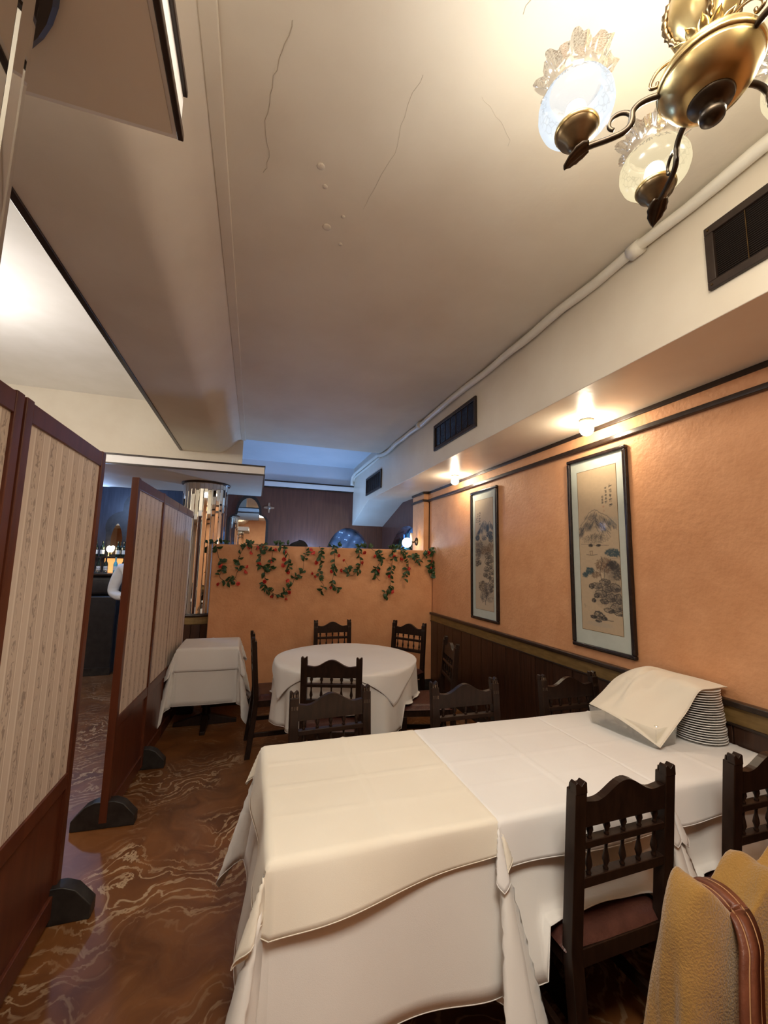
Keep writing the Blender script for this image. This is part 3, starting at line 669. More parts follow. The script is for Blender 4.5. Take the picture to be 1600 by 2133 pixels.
# ------------------------------------------------------------------ chairs
def make_chair():
    t = thing('dining_chair', 'dark chair', 'chair')
    H = 0.925
    def yb(z): return -0.195-0.040*max(0, (z-0.45)/0.475)      # raked back
    # posts with stepped tops, running on as rear legs
    for s in (-1, 1):
        x0, x1 = sorted((s*0.163, s*0.205)); m = MB()
        d = 0.020
        ring = []
        for k in range(13):
            z = 0.90*k/12; y = yb(z)-0.045*max(0, (0.45-z)/0.45)**1.3
            ring.append([(x0, y-d, z), (x1, y-d, z), (x1, y+d, z), (x0, y+d, z)])
        y = yb(0.92); xm = (x0+x1)/2
        leg = m.loft(ring).build('leg', 'chair_wood', t, bevel=0.003)
        # notched top: two ears with a groove between, cut back at the front
        poly2 = [(x0, 0.893), (x1, 0.893), (x1, H-.002), (x1-0.007, H+0.003), (xm, H-0.010), (x0+0.007, H+0.003), (x0, H-.002)]
        MB().prism(poly2, 1, y-d+0.001, y+d*0.35).build('ear', 'chair_wood', leg, bevel=0.002)
        for g in (-0.012, 0.0, 0.012):
            ya, yc = yb(.845)+d, yb(.90)+d
            MB().hexa([(xm+g-.0035, ya-.003, .845), (xm+g+.0035, ya-.003, .845), (xm+g+.0035, ya+.0015, .845), (xm+g-.0035, ya+.0015, .845)], [(xm+g-.0035, yc-.010, .915), (xm+g+.0035, yc-.010, .915), (xm+g+.0035, yc-.006, .915), (xm+g-.0035, yc-.006, .915)]).build('carved_groove', 'chair_worn', leg)
    # crest rail with a raised centre
    top = [(0.835+0.004)]*0
    pts = []
    for k in range(25):
        x = -0.165+0.33*k/24; u = abs(x)/0.165
        z = 0.860+0.046*max(0, math.cos(min(u/0.72, 1)*PI)*0.5+0.5)+0.006*max(0, u-.75)*4
        pts.append((x, z))
    poly = [(-0.165, 0.825), (0.165, 0.825)]+pts[::-1]
    cm = MB(); n = len(poly)
    cm.v = [(x, yb(z)-0.013, z) for x, z in poly]+[(x, yb(z)+0.013, z) for x, z in poly]
    # faces as strips so the arched top stays clean
    b0 = [(x, 0.825) for x, z in pts]
    cm = MB()
    for (xa, za), (xb, zb) in zip(pts[:-1], pts[1:]):
        cm.hexa([(xa, yb(.825)-.013, .792), (xb, yb(.825)-.013, .792), (xb, yb(.825)+.013, .792), (xa, yb(.825)+.013, .792)], [(xa, yb(za)-.013, za), (xb, yb(zb)-.013, zb), (xb, yb(zb)+.013, zb), (xa, yb(za)+.013, za)])
    o = cm.build('crest_rail', 'chair_wood', t)
    for z0, z1 in ((0.728, 0.750), (0.616, 0.646)):
        MB().hexa([(-.166, yb(z0)-.016, z0), (.166, yb(z0)-.016, z0), (.166, yb(z0)+.016, z0), (-.166, yb(z0)+.016, z0)], [(-.166, yb(z1)-.016, z1), (.166, yb(z1)-.016, z1), (.166, yb(z1)+.016, z1), (-.166, yb(z1)+.016, z1)]).build('back_rail', 'chair_wood', t, bevel=0.003)
    for za, zb in ((0.749, 0.827), (0.645, 0.730)):
        L = zb-za; sp = MB().lathe([(0.0058, 0), (0.0085, 0.06*L), (0.0055, 0.12*L), (0.0062, 0.18*L), (0.0108, 0.34*L), (0.0088, 0.50*L), (0.0052, 0.70*L), (0.0048, 0.85*L), (0.0062, 0.92*L), (0.0062, L)], 8)
        me = sp.mesh('spindle', 'chair_wood', True)
        for k in range(5):
            x = -0.134+0.067*k; link('spindle', me, t, loc=(x, yb((za+zb)/2), za), rot=(0.07, 0, 0))
    # seat frame and cushion
    for a, b, c, d_ in ((-.20, .20, .165, .20), (-.20, .20, -.20, -.165)): MB().box(a, b, c, d_, 0.385, 0.435).build('apron', 'chair_wood', t, bevel=0.003)
    for a, b in ((-.20, -.168), (.168, .20)): MB().box(a, b, -.168, .168, 0.385, 0.435).build('apron', 'chair_wood', t, bevel=0.003)
    def seat(u, v):
        x = (u-.5)*0.42; y = (v-.5)*0.40+0.005; ex = min(u, 1-u)*2; ey = min(v, 1-v)*2
        z = 0.436+0.034*(min(1, ex*5)**0.5)*(min(1, ey*5)**0.5)+0.002*math.sin(17*x+9*y)
        return (x, y, z)
    MB().grid(seat, 20, 20).build('seat', 'leather', t, smooth=True)
    for s in (-1, 1):
        x0, x1 = sorted((s*0.163, s*0.202)); MB().box(x0, x1, 0.163, 0.202, 0, 0.385).build('leg', 'chair_wood', t, bevel=0.003)
        MB().box(min(s*.172, s*.194), max(s*.172, s*.194), -0.21, 0.165, 0.155, 0.19).build('stretcher', 'chair_wood', t, bevel=0.003)
    MB().box(-.165, .165, 0.172, 0.194, 0.24, 0.29).build('stretcher', 'chair_wood', t, bevel=0.003)
    MB().box(-.165, .165, -0.226, -0.206, 0.155, 0.19).build('stretcher', 'chair_wood', t, bevel=0.003)
    return t
CH = [
 (1.140, 1.320, 0.03, 'dark carved chair with its back to the coat, drawn up to the middle white table'),
 (1.820, 1.318, 0.0, 'dark carved chair drawn up to the table under the plates, by the coat'),
 (0.425, 1.905, PI+0.06, 'dark spindle-back chair behind the cream cloth, facing the chandelier'),
 (1.152, 1.885, PI, 'dark spindle-back chair behind the seam between cream cloth and middle white cloth'),
 (1.835, 1.870, PI, 'dark spindle-back chair against the wainscot behind the napkin and plates'),
 (0.607, 3.040, math.radians(-16.8), 'dark spindle-back chair facing the round table, with cloth draped on its seat'),
 (0.270, 3.800, math.radians(-88), 'dark chair seen side-on between the small square table and the round table'),
 (0.868, 4.335, PI, 'dark spindle-back chair between the round table and the orange partition, middle of the wall'),
 (1.480, 4.150, math.radians(129), 'dark spindle-back chair at the round table in the corner by the wainscot'),
 (1.395, 3.270, math.radians(78), 'dark chair at the round table with its post against the dark wainscot'),
 (1.060, 0.445, PI, 'dark chair hidden under the mustard coat'),
]
proto = make_chair()
for i, (x, y, r, lab) in enumerate(CH):
    c = proto if i == 0 else copy_tree(proto)
    c.location = (x, y, 0); c.rotation_euler = (0, 0, r); tag(c, lab, 'chair', 'dark spindle-back dining chairs')
    SEATS.append((x, y, r))

# ------------------------------------------------------------------ the row of three tables
TZ = 0.75
T = [(0.440, 1.612), (1.148, 1.610), (1.845, 1.608)]
HA = (0.347, 0.358)
for (cx, cy), lab in zip(T, ('square table under the cream cloth', 'square table under the middle white cloth', 'square table under the white cloth with the plates')):
    square_table(lab, cx, cy, HA[0]-.01, HA[1]-.01, TZ-0.006, 'square tables in the row')
D1 = {(1, -1): (0.35, -0.94), (-1, -1): (-0.75, -0.66), (-1, 1): (-0.8, 0.6), (1, 1): (0.3, 0.95)}
D2 = {(1, -1): (0.35, -0.94), (-1, -1): (-0.3, -0.95), (-1, 1): (-0.3, 0.95), (1, 1): (0.3, 0.95)}
D3 = {(1, -1): (-0.5, -0.87), (-1, -1): (-0.3, -0.95), (-1, 1): (-0.3, 0.95), (1, 1): (-0.5, 0.87)}
square_cloth('tablecloth', 'long white undercloth hanging below the cream cloth', 'tablecloth', 'cloth_under', *T[0], HA[0]-.004, HA[1]-.004, 0.455, TZ-.002, seed=3, fstart=0.08, flare=0.12, dirs=D1, creases=False, sides=(0, 1, 1, 1), amp=0.02, crn=0.115)
square_cloth('tablecloth', 'long white undercloth below the middle white cloth, behind the nearest chair back', 'tablecloth', 'cloth_under', *T[1], HA[0]-.004, HA[1]-.004, 0.42, TZ-.002, seed=5, flare=0.08, dirs=D2, creases=False, sides=(0, 0, 1, 3.3), fstart=0.13, amp=0.006, crn=0.11)
square_cloth('tablecloth', 'long white undercloth below the white cloth under the plates', 'tablecloth', 'cloth_under', *T[2], HA[0]-.004, HA[1]-.004, 0.40, TZ-.002, seed=8, flare=0.08, dirs=D3, creases=False, sides=(0, 0, 1, 3.2), fstart=0.13, xmax=2.190, amp=0.006, crn=0.11)
square_cloth('tablecloth', 'cream tablecloth with fold creases on the end table by the aisle', 'tablecloth', 'cloth_cream', *T[0], HA[0]+.001, HA[1]+.001, 0.135, TZ+.002, seed=11, flare=0.13, dirs=D1, sides=(0.15, 1, 1, 1), amp=0.015, crn=0.15, off=0.006, skew=0.28)
square_cloth('tablecloth', 'white tablecloth on the middle table of the row', 'tablecloth', 'cloth_white', *T[1], HA[0]+.001, HA[1]+.001, 0.13, TZ+.002, seed=13, flare=0.18, dirs=D2, sides=(0.1, 0.1, 1, 1), amp=0.012, crn=0.14, off=0.006)
square_cloth('tablecloth', 'white tablecloth under the plates on the table against the wall', 'tablecloth', 'cloth_white', *T[2], HA[0]-.004, HA[1]+.001, 0.125, TZ+.002, seed=17, xmax=2.190, flare=0.18, dirs=D3, sides=(0, 0.1, 1, 1), amp=0.012, crn=0.14, off=0.006)
# small square table by the partition
square_table('small square table with two white cloths by the partition', -0.352, 4.440, 0.245, 0.235, TZ-0.006)
square_cloth('tablecloth', 'long white undercloth with pointed corners on the small square table', 'tablecloth', 'cloth_under', -0.352, 4.44, 0.248, 0.238, 0.49, TZ-.002, seed=21, flare=0.10, creases=False, amp=0.008, crn=0.10, n=30)
square_cloth('tablecloth', 'short white topcloth on the small square table', 'tablecloth', 'cloth_white', -0.352, 4.44, 0.252, 0.242, 0.20, TZ+.002, seed=22, flare=0.13, amp=0.008, crn=0.14, off=0.006, n=30)
# round table
RT = (0.805, 3.56, 0.585)
rt_ = thing('round_table', 'round dining table under white cloths before the partition', 'table', (RT[0], RT[1], 0))
MB().lathe([(RT[2]-.012, TZ-.036), (RT[2]-.012, TZ-.008)], 48).build('tabletop', 'chair_wood', rt_)
MB().lathe([(0.06, 0.05), (0.04, 0.2), (0.05, 0.5), (0.08, TZ-.036)], 18).build('pedestal', 'chair_wood', rt_, smooth=True)
for k in range(4):
    a = k*PI/2; MB().hexa([(0.02, -0.03, 0), (0.36, -0.022, 0), (0.36, 0.022, 0), (0.02, 0.03, 0)], [(0.02, -0.03, 0.10), (0.36, -0.022, 0.03), (0.36, 0.022, 0.03), (0.02, 0.03, 0.10)]).build('foot', 'chair_wood', rt_, rot=(0, 0, a), bevel=0.004)
def round_cloth(name, label, mat_, R, half, z0, rot, square, amp, flare, off, seed, nf):
    t = thing(name, label, 'tablecloth', (RT[0], RT[1], z0)); rng = random.Random(seed); ph = [rng.uniform(0, 6.28) for _ in range(6)]
    NA, NR = 144, 22; m = MB()
    def ext(a):
        if not square: return half+0.01*math.sin(3*a)
        b = a-rot; return min(half/max(abs(math.cos(b)), 1e-6), half/max(abs(math.sin(b)), 1e-6))
    def P(a, rr, E):
        if rr <= R: return (rr*math.cos(a), rr*math.sin(a), 0.001*math.sin(7*rr*math.cos(a)))
        e = rr-R; k = e/0.45
        fold = amp*k*(math.sin(nf*a+ph[0])+0.5*math.sin((nf*1.7)*a+ph[1])+0.6*math.sin(nf*0.5*a+ph[2]))
        r = R+off+0.012*(1-math.exp(-e/0.012))*.6+flare*e+fold
        return (r*math.cos(a), r*math.sin(a), -e*0.985)
    m.v.append((0, 0, 0))
    for j in range(1, NR+1):
        for i in range(NA):
            a = 2*PI*i/NA; E = ext(a)
            rr = (R*j/9 if j <= 9 else R+max(E-R, 0.0)*(j-9)/(NR-9)) if E > R else E*j/NR
            p = P(a, rr, E); q = seat_clamp((p[0]+RT[0], p[1]+RT[1], p[2]+z0)); m.v.append((q[0]-RT[0], q[1]-RT[1], q[2]-z0))
    for i in range(NA): m.f.append((0, 1+i, 1+(i+1) % NA)); m.m.append(0)
    for j in range(NR-1):
        for i in range(NA):
            i2 = (i+1) % NA; m.f.append((1+j*NA+i, 1+(j+1)*NA+i, 1+(j+1)*NA+i2, 1+j*NA+i2)); m.m.append(0)
    hp = m.v[-NA:]+[m.v[-NA]]
    m.build('cloth', mat_, t, smooth=True, solid=0.0018)
    MB().tube(hp, 0.0019, 5, caps=False).build('hem', mat_, t, smooth=True)
round_cloth('tablecloth', 'long round white undercloth in soft folds on the round table', 'cloth_under', RT[2], RT[2]+0.44, TZ-.002, 0, False, 0.018, 0.03, 0.002, 4, 15)
round_cloth('tablecloth', 'white topcloth with hanging pointed corners on the round table', 'cloth_white', RT[2]+.002, 0.588, TZ+.002, math.radians(-22), True, 0.016, 0.10, 0.009, 6, 11)

# ------------------------------------------------------------------ plates, tray, glasses and napkin
plate_me = MB().lathe([(0.055, 0), (0.062, 0.002), (0.098, 0.0085), (0.108, 0.0100), (0.110, 0.0115), (0.107, 0.0125), (0.095, 0.0112), (0.062, 0.0045), (0.0, 0.0045)], 40, caps=False).mesh('dinner_plate', 'china', True)
small_me = MB().lathe([(0.045, 0), (0.050, 0.002), (0.074, 0.0085), (0.082, 0.0100), (0.084, 0.0115), (0.081, 0.0125), (0.072, 0.0112), (0.050, 0.0045), (0.0, 0.0045)], 36, caps=False).mesh('side_plate', 'china', True)
rng = random.Random(5)
for k in range(22):
    lean = 0.0008*k
    o = link('dinner_plate', plate_me, loc=(2.096+rng.uniform(-.002, .002)-0.0002*k, 1.530+rng.uniform(-.002, .002)+lean, TZ+.0065+k*0.0108), rot=(0, 0, rng.uniform(0, 6)))
    tag(o, 'white china dinner plate in the tall open stack against the wall', 'plate', 'dinner plates in the tall stack')
for k in range(20):
    o = link('side_plate', small_me, loc=(1.988+rng.uniform(-.002, .002), 1.715+rng.uniform(-.002, .002), TZ+.0065+k*0.0108), rot=(0, 0, rng.uniform(0, 6)))
    tag(o, 'small white plate in the stack under the napkin', 'plate', 'side plates under the napkin')
tr = thing('plastic_tray', 'clear plastic tray half covered by the napkin', 'tray', (1.822, 1.665, TZ+0.006), 0.12)
tm = MB(); hw, hl, hh, wt = 0.068, 0.165, 0.085, 0.0035
MB().box(-hw, hw, -hl, hl, 0, wt).build('tray_base', 'glass_clear', tr)
for sx in (-1, 1): MB().hexa([(sx*hw-wt/2, -hl, wt), (sx*hw+wt/2, -hl, wt), (sx*hw+wt/2, hl, wt), (sx*hw-wt/2, hl, wt)], [(sx*(hw+.008)-wt/2, -hl-.008, hh), (sx*(hw+.008)+wt/2, -hl-.008, hh), (sx*(hw+.008)+wt/2, hl+.008, hh), (sx*(hw+.008)-wt/2, hl+.008, hh)]).build('tray_side', 'glass_clear', tr)
for sy in (-1, 1): MB().hexa([(-hw, sy*hl-wt/2, wt), (hw, sy*hl-wt/2, wt), (hw, sy*hl+wt/2, wt), (-hw, sy*hl+wt/2, wt)], [(-hw-.008, sy*(hl+.008)-wt/2, hh), (hw+.008, sy*(hl+.008)-wt/2, hh), (hw+.008, sy*(hl+.008)+wt/2, hh), (-hw-.008, sy*(hl+.008)+wt/2, hh)]).build('tray_side', 'glass_clear', tr)
glass_me = MB().lathe([(0.030, 0), (0.032, 0.002), (0.029, 0.05), (0.024, 0.075), (0.020, 0.078), (0.0, 0.078)], 24, caps=False).mesh('tumbler', 'glass_clear', True)
for gx, gy in ((1.815, 1.775), (1.823, 1.695), (1.822, 1.615), (1.836, 1.540)):
    o = link('tumbler', glass_me, loc=(gx, gy, TZ+0.0105)); tag(o, 'upturned clear glass in the plastic tray', 'glass', 'glasses in the plastic tray')
# napkin: Coons patch of four edges, pulled over stacks and tray
def poly_eval(pts, t):
    pts = [Vector(p) for p in pts]; L = [0]
    for a, b in zip(pts[:-1], pts[1:]): L.append(L[-1]+(b-a).length)
    s = t*L[-1]
    for i in range(len(pts)-1):
        if s <= L[i+1]+1e-9: return pts[i].lerp(pts[i+1], (s-L[i])/(L[i+1]-L[i]))
    return pts[-1]
wall_e = [(2.195, 1.455, 1.004), (2.19, 1.56, 1.010), (2.18, 1.70, 1.010), (2.165, 1.83, 1.012), (2.13, 1.90, 0.985)]     # u=0..1 at v=0
low_e = [(1.775, 1.475, 0.768), (1.75, 1.56, 0.805), (1.735, 1.66, 0.835), (1.73, 1.76, 0.845), (1.75, 1.85, 0.838)]      # v=1
front_e = [(2.195, 1.455, 1.004), (2.08, 1.447, 1.006), (2.005, 1.452, 0.998), (1.95, 1.47, 0.915), (1.885, 1.475, 0.855), (1.775, 1.475, 0.768)]
back_e = [(2.13, 1.90, 0.985), (2.05, 1.885, 0.975), (1.95, 1.875, 0.945), (1.85, 1.865, 0.885), (1.75, 1.85, 0.838)]
def sm(pts): return [tuple(p) for p in catmull(pts, 6)]
we, le, fe, be = sm(wall_e), sm(low_e), sm(front_e), sm(back_e)
def nap(u, v):
    a = poly_eval(we, u)*(1-v)+poly_eval(le, u)*v; b = poly_eval(fe, v)*(1-u)+poly_eval(be, v)*u
    c = Vector(wall_e[0])*(1-u)*(1-v)+Vector(wall_e[-1])*u*(1-v)+Vector(low_e[0])*(1-u)*v+Vector(low_e[-1])*u*v
    p = a+b-c; k = math.sin(PI*u)*math.sin(PI*v)
    p.z += 0.026*k+0.014*math.sin(9*u+4*v)*k+0.022*math.exp(-((u-.42-.22*v)/.06)**2)*math.sin(PI*v)+0.014*math.exp(-((u-.72+.2*v)/.05)**2)*math.sin(PI*v)+0.009*math.sin(23*u-11*v)*v*k-0.016*math.exp(-((u-.55-.1*v)/.05)**2)*math.sin(PI*v)
    for (sx, sy, sr, st) in ((2.096, 1.535, .112, 1.003), (1.988, 1.715, .088, .978)):
        if math.hypot(p.x-sx, p.y-sy) < sr: p.z = max(p.z, st+.004)
    return tuple(p)
nk = thing('napkin', 'cream cloth napkin thrown over the plates and plastic tray', 'napkin', (1.95, 1.66, TZ))
nm = MB().grid(nap, 44, 44); nm.v = [(x-1.95, y-1.66, z-TZ) for x, y, z in nm.v]
nm.build('cloth', 'cloth_cream', nk, smooth=True, solid=0.002)
hp = [nap(i/44, 0) for i in range(45)]+[nap(1, j/44) for j in range(1, 45)]+[nap(i/44, 1) for i in range(43, -1, -1)]+[nap(0, j/44) for j in range(43, 0, -1)]
MB().tube([(x-1.95, y-1.66, z-TZ) for x, y, z in hp], 0.002, 5).build('hem', 'cloth_cream', nk, smooth=True)

# ------------------------------------------------------------------ coat and bag on the hidden chair
def coat():
    cx, yb_, zt = 1.060, 0.680, 0.94
    t = thing('coat', 'mustard wool coat hung over a chair back', 'coat', (cx, yb_, 0))
    def top(x):      # two humps (chair post and crest) with a dip between
        return 0.868+0.080*math.exp(-((x+0.185)/0.055)**2)+0.068*math.exp(-(x/0.060)**2)+0.078/(1+math.exp(-(x-0.10)/0.02))
    def body(u, v):
        a = 2*PI*u; ca, sa = math.cos(a), math.sin(a)
        q = (abs(ca)**2.6+abs(sa)**2.6)**(-1/2.6)
        if v < 0.4:
            k = v/0.4; x = 0.250*k*ca*q; y_ = 0.050*k*sa*q; z = top(x)-0.035*max(0, (k-.85)/.15)**2
        else:
            k = (v-0.4)/0.6; bulge = 1+0.22*min(1, k/0.35)-0.06*k
            x = 0.250*ca*q*bulge+0.03*k; y_ = 0.050*sa*q*(1+0.8*min(1, k/0.5))-0.01*k
            z = top(0.250*ca*q)-0.035-0.60*k
            f = 0.012*math.sin(7*a+3*k)+0.007*math.sin(13*a-5*k)+0.006*math.sin(9*k+5*a)
            x += f*ca*min(1, k*3); y_ += f*sa*min(1, k*3)
        dimple = 0.007*math.sin(28*x+9*v)*math.sin(16*y_+6*v)
        return (x, y_, z+dimple)
    MB().grid(body, 96, 60).build('coat_body', 'coat_wool', t, smooth=True)
    slv = catmull([(0.17, -0.03, 0.89), (0.15, -0.07, 0.80), (0.13, -0.09, 0.66), (0.12, -0.10, 0.50), (0.12, -0.10, 0.36)], 6)
    MB().tube(slv, [0.050+0.005*math.sin(k*.9) for k in range(len(slv))], 18, flat=0.6).build('sleeve', 'coat_wool', t, smooth=True)
coat()
def bag():
    t = thing('shoulder_bag', 'brown leather shoulder bag strap with pale stitching over the mustard coat', 'bag', (0.975, 0.545, 0.0))
    pts = catmull([(x-0.975, y-0.545, z) for x, y, z in ((0.957, 0.748, 0.79), (0.956, 0.735, 0.875), (0.954, 0.69, 0.902), (0.950, 0.642, 0.896), (0.935, 0.614, 0.865), (0.915, 0.603, 0.83), (0.892, 0.592, 0.77), (0.876, 0.581, 0.70), (0.870, 0.572, 0.60), (0.868, 0.565, 0.44))], 8)
    def ribbon(off, w_, th, m_, parent, nm_):
        m = MB(); n = len(pts)
        for i, p in enumerate(pts):
            wv_ = 1.0
            for dx, dy in ((-w_, -th), (w_, -th), (w_, th), (-w_, th)): m.v.append((p.x+off+dx, p.y+dy, p.z+dy*0.5))
        for i in range(n-1):
            for k in range(4): k2 = (k+1) % 4; m.f.append((4*i+k, 4*i+k2, 4*i+4+k2, 4*i+4+k)); m.m.append(0)
        return m.build(nm_, m_, parent, smooth=True)
    st = ribbon(0, 0.026, 0.005, 'strap_leather', t, 'strap'); ribbon(-0.014, 0.0011, 0.0062, 'stitch', st, 'stitching'); ribbon(0.014, 0.0011, 0.0062, 'stitch', st, 'stitching')
    ribbon(0.0, 0.010, 0.008, 'strap_leather', st, 'strap_ridge')
    MB().box(-0.26, 0.02, -0.06, 0.005, 0.16, 0.44).build('bag_body', 'strap_leather', t, bevel=0.02)
    MB().box(-0.265, 0.025, -0.068, -0.056, 0.26, 0.445).build('flap', 'strap_leather', t, bevel=0.006)
bag()

# ------------------------------------------------------------------ framed ink paintings
class Canvas:
    def __init__(s, w_, h_, base, seed):
        s.w, s.h = w_, h_; s.rng = np.random.RandomState(seed); s.r = random.Random(seed)
        s.yy, s.xx = np.mgrid[0:h_, 0:w_].astype(float)
        n = s.rng.rand(h_//6+2, w_//6+2); n = np.kron(n, np.ones((6, 6)))[:h_, :w_]
        s.img = np.ones((h_, w_, 3))*np.array(base)*(0.96+0.05*n)[..., None]
    def blend(s, a, col, k=None):
        a = np.clip(a, 0, 1)[..., None]; s.img = s.img*(1-a)+np.array(col)*a
    def stroke(s, pts, wd, dark=0.8, col=(0.045, 0.042, 0.045), jitter=0.0):
        P = np.array([(u*s.w, v*s.h) for u, v in pts]); a = np.zeros((s.h, s.w))
        for (x0, y0), (x1, y1) in zip(P[:-1], P[1:]):
            xa, xb = int(max(0, min(x0, x1)-wd*2-2)), int(min(s.w, max(x0, x1)+wd*2+3)); ya, yb_ = int(max(0, min(y0, y1)-wd*2-2)), int(min(s.h, max(y0, y1)+wd*2+3))
            if xb <= xa or yb_ <= ya: continue
            X = s.xx[ya:yb_, xa:xb]; Y = s.yy[ya:yb_, xa:xb]; dx, dy = x1-x0, y1-y0; L = dx*dx+dy*dy+1e-9
            t = np.clip(((X-x0)*dx+(Y-y0)*dy)/L, 0, 1); d = np.hypot(X-x0-t*dx, Y-y0-t*dy)
            a[ya:yb_, xa:xb] = np.maximum(a[ya:yb_, xa:xb], np.clip(1.3-d/wd, 0, 1)*dark)
        s.blend(a, col)
    def wash(s, u, v, ru, rv, dark, col=(0.10, 0.10, 0.10)):
        d = ((s.xx/s.w-u)/ru)**2+((s.yy/s.h-v)/rv)**2; n = s.rng.rand(s.h//3+2, s.w//3+2); n = np.kron(n, np.ones((3, 3)))[:s.h, :s.w]
        s.blend(np.clip(1-d, 0, 1)**0.7*dark*(0.45+0.8*n), col)
    def wob(s, pts, j, n=5):
        out = []
        for (a, b) in zip(pts[:-1], pts[1:]):
            for k in range(n): t = k/n; out.append((a[0]+(b[0]-a[0])*t+s.r.uniform(-j, j), a[1]+(b[1]-a[1])*t+s.r.uniform(-j, j)*s.w/s.h))
        return out+[pts[-1]]
    def foliage(s, u, v, ru, rv, n, wd, col, dark=0.7):
        s.wash(u, v, ru, rv, dark*.35, col)
        for _ in range(int(n*1.5)):
            a = s.r.uniform(0, 6.28); q = math.sqrt(s.r.random()); x = u+ru*q*math.cos(a); y = v+rv*q*math.sin(a)
            s.stroke([(x, y), (x+s.r.uniform(-.03, .03), y+s.r.uniform(-.006, .006))], wd*s.r.uniform(.6, 1.3), dark*s.r.uniform(.5, 1), col)
    def mountain(s, ridge, base_v, n, dark, col=(0.06, 0.065, 0.075)):
        s.stroke(s.wob(ridge, .012), 0.9, dark, col)
        for _ in range(n):
            i = s.r.randrange(len(ridge)-1); t = s.r.random(); x = ridge[i][0]+(ridge[i+1][0]-ridge[i][0])*t; y = ridge[i][1]+(ridge[i+1][1]-ridge[i][1])*t
            sd = 1 if x > ridge[len(ridge)//2][0] else -1; y += s.r.uniform(0, (base_v-y)*.6); ln = s.r.uniform(.012, .035)
            if y < base_v and _ % 3 == 0: s.wash(x+sd*.03, y+ln*.6, .07, .018, dark*.45, col)
            if y < base_v: s.stroke(s.wob([(x, y), (x+sd*s.r.uniform(.01, .09), y+ln)], .008, 3), s.r.uniform(.5, 1.2), dark*s.r.uniform(.35, .95), col)
    def rock(s, u, v, ru, rv, dark=0.85, col=(0.035, 0.032, 0.03)):
        s.wash(u, v, ru*1.05, rv*1.05, .5, (0.22, 0.18, 0.145)); s.wash(u+ru*.35, v+rv*.4, ru*.7, rv*.6, .7, (0.07, 0.06, 0.055))
        pts = [(u+ru*math.cos(a)*s.r.uniform(.8, 1.1), v+rv*math.sin(a)*s.r.uniform(.8, 1.1)) for a in [k*2*PI/9 for k in range(10)]]; pts[-1] = pts[0]
        s.stroke(s.wob(pts, .008), 1.1, dark, col)
        for _ in range(13):
            a = s.r.uniform(0, 6.28); x = u+ru*.8*math.cos(a); y = v+rv*.8*math.sin(a)
            s.stroke(s.wob([(x, y), (u+(x-u)*.35+s.r.uniform(-.03, .03), v+(y-v)*.35)], .01, 3), s.r.uniform(.6, 1.4), dark*s.r.uniform(.4, .9), col)
    def script(s, u, v, n, size, dark=0.95):
        # brush-written column: each sign is a few crossing strokes
        for i in range(n):
            cy = v+i*size*1.25
            su, sv = size*s.h/s.w*0.5, size*0.5
            for _ in range(s.r.randint(4, 6)):
                if s.r.random() < .55: y = cy+s.r.uniform(-sv, sv)*.8; s.stroke([(u-su*s.r.uniform(.5, 1), y+sv*.12), (u+su*s.r.uniform(.5, 1), y-sv*.12)], .65, dark)
                else: x = u+s.r.uniform(-su, su)*.6; s.stroke([(x, cy-sv*s.r.uniform(.4, 1)), (x+s.r.uniform(-su, su)*.5, cy+sv*s.r.uniform(.4, 1))], .65, dark)
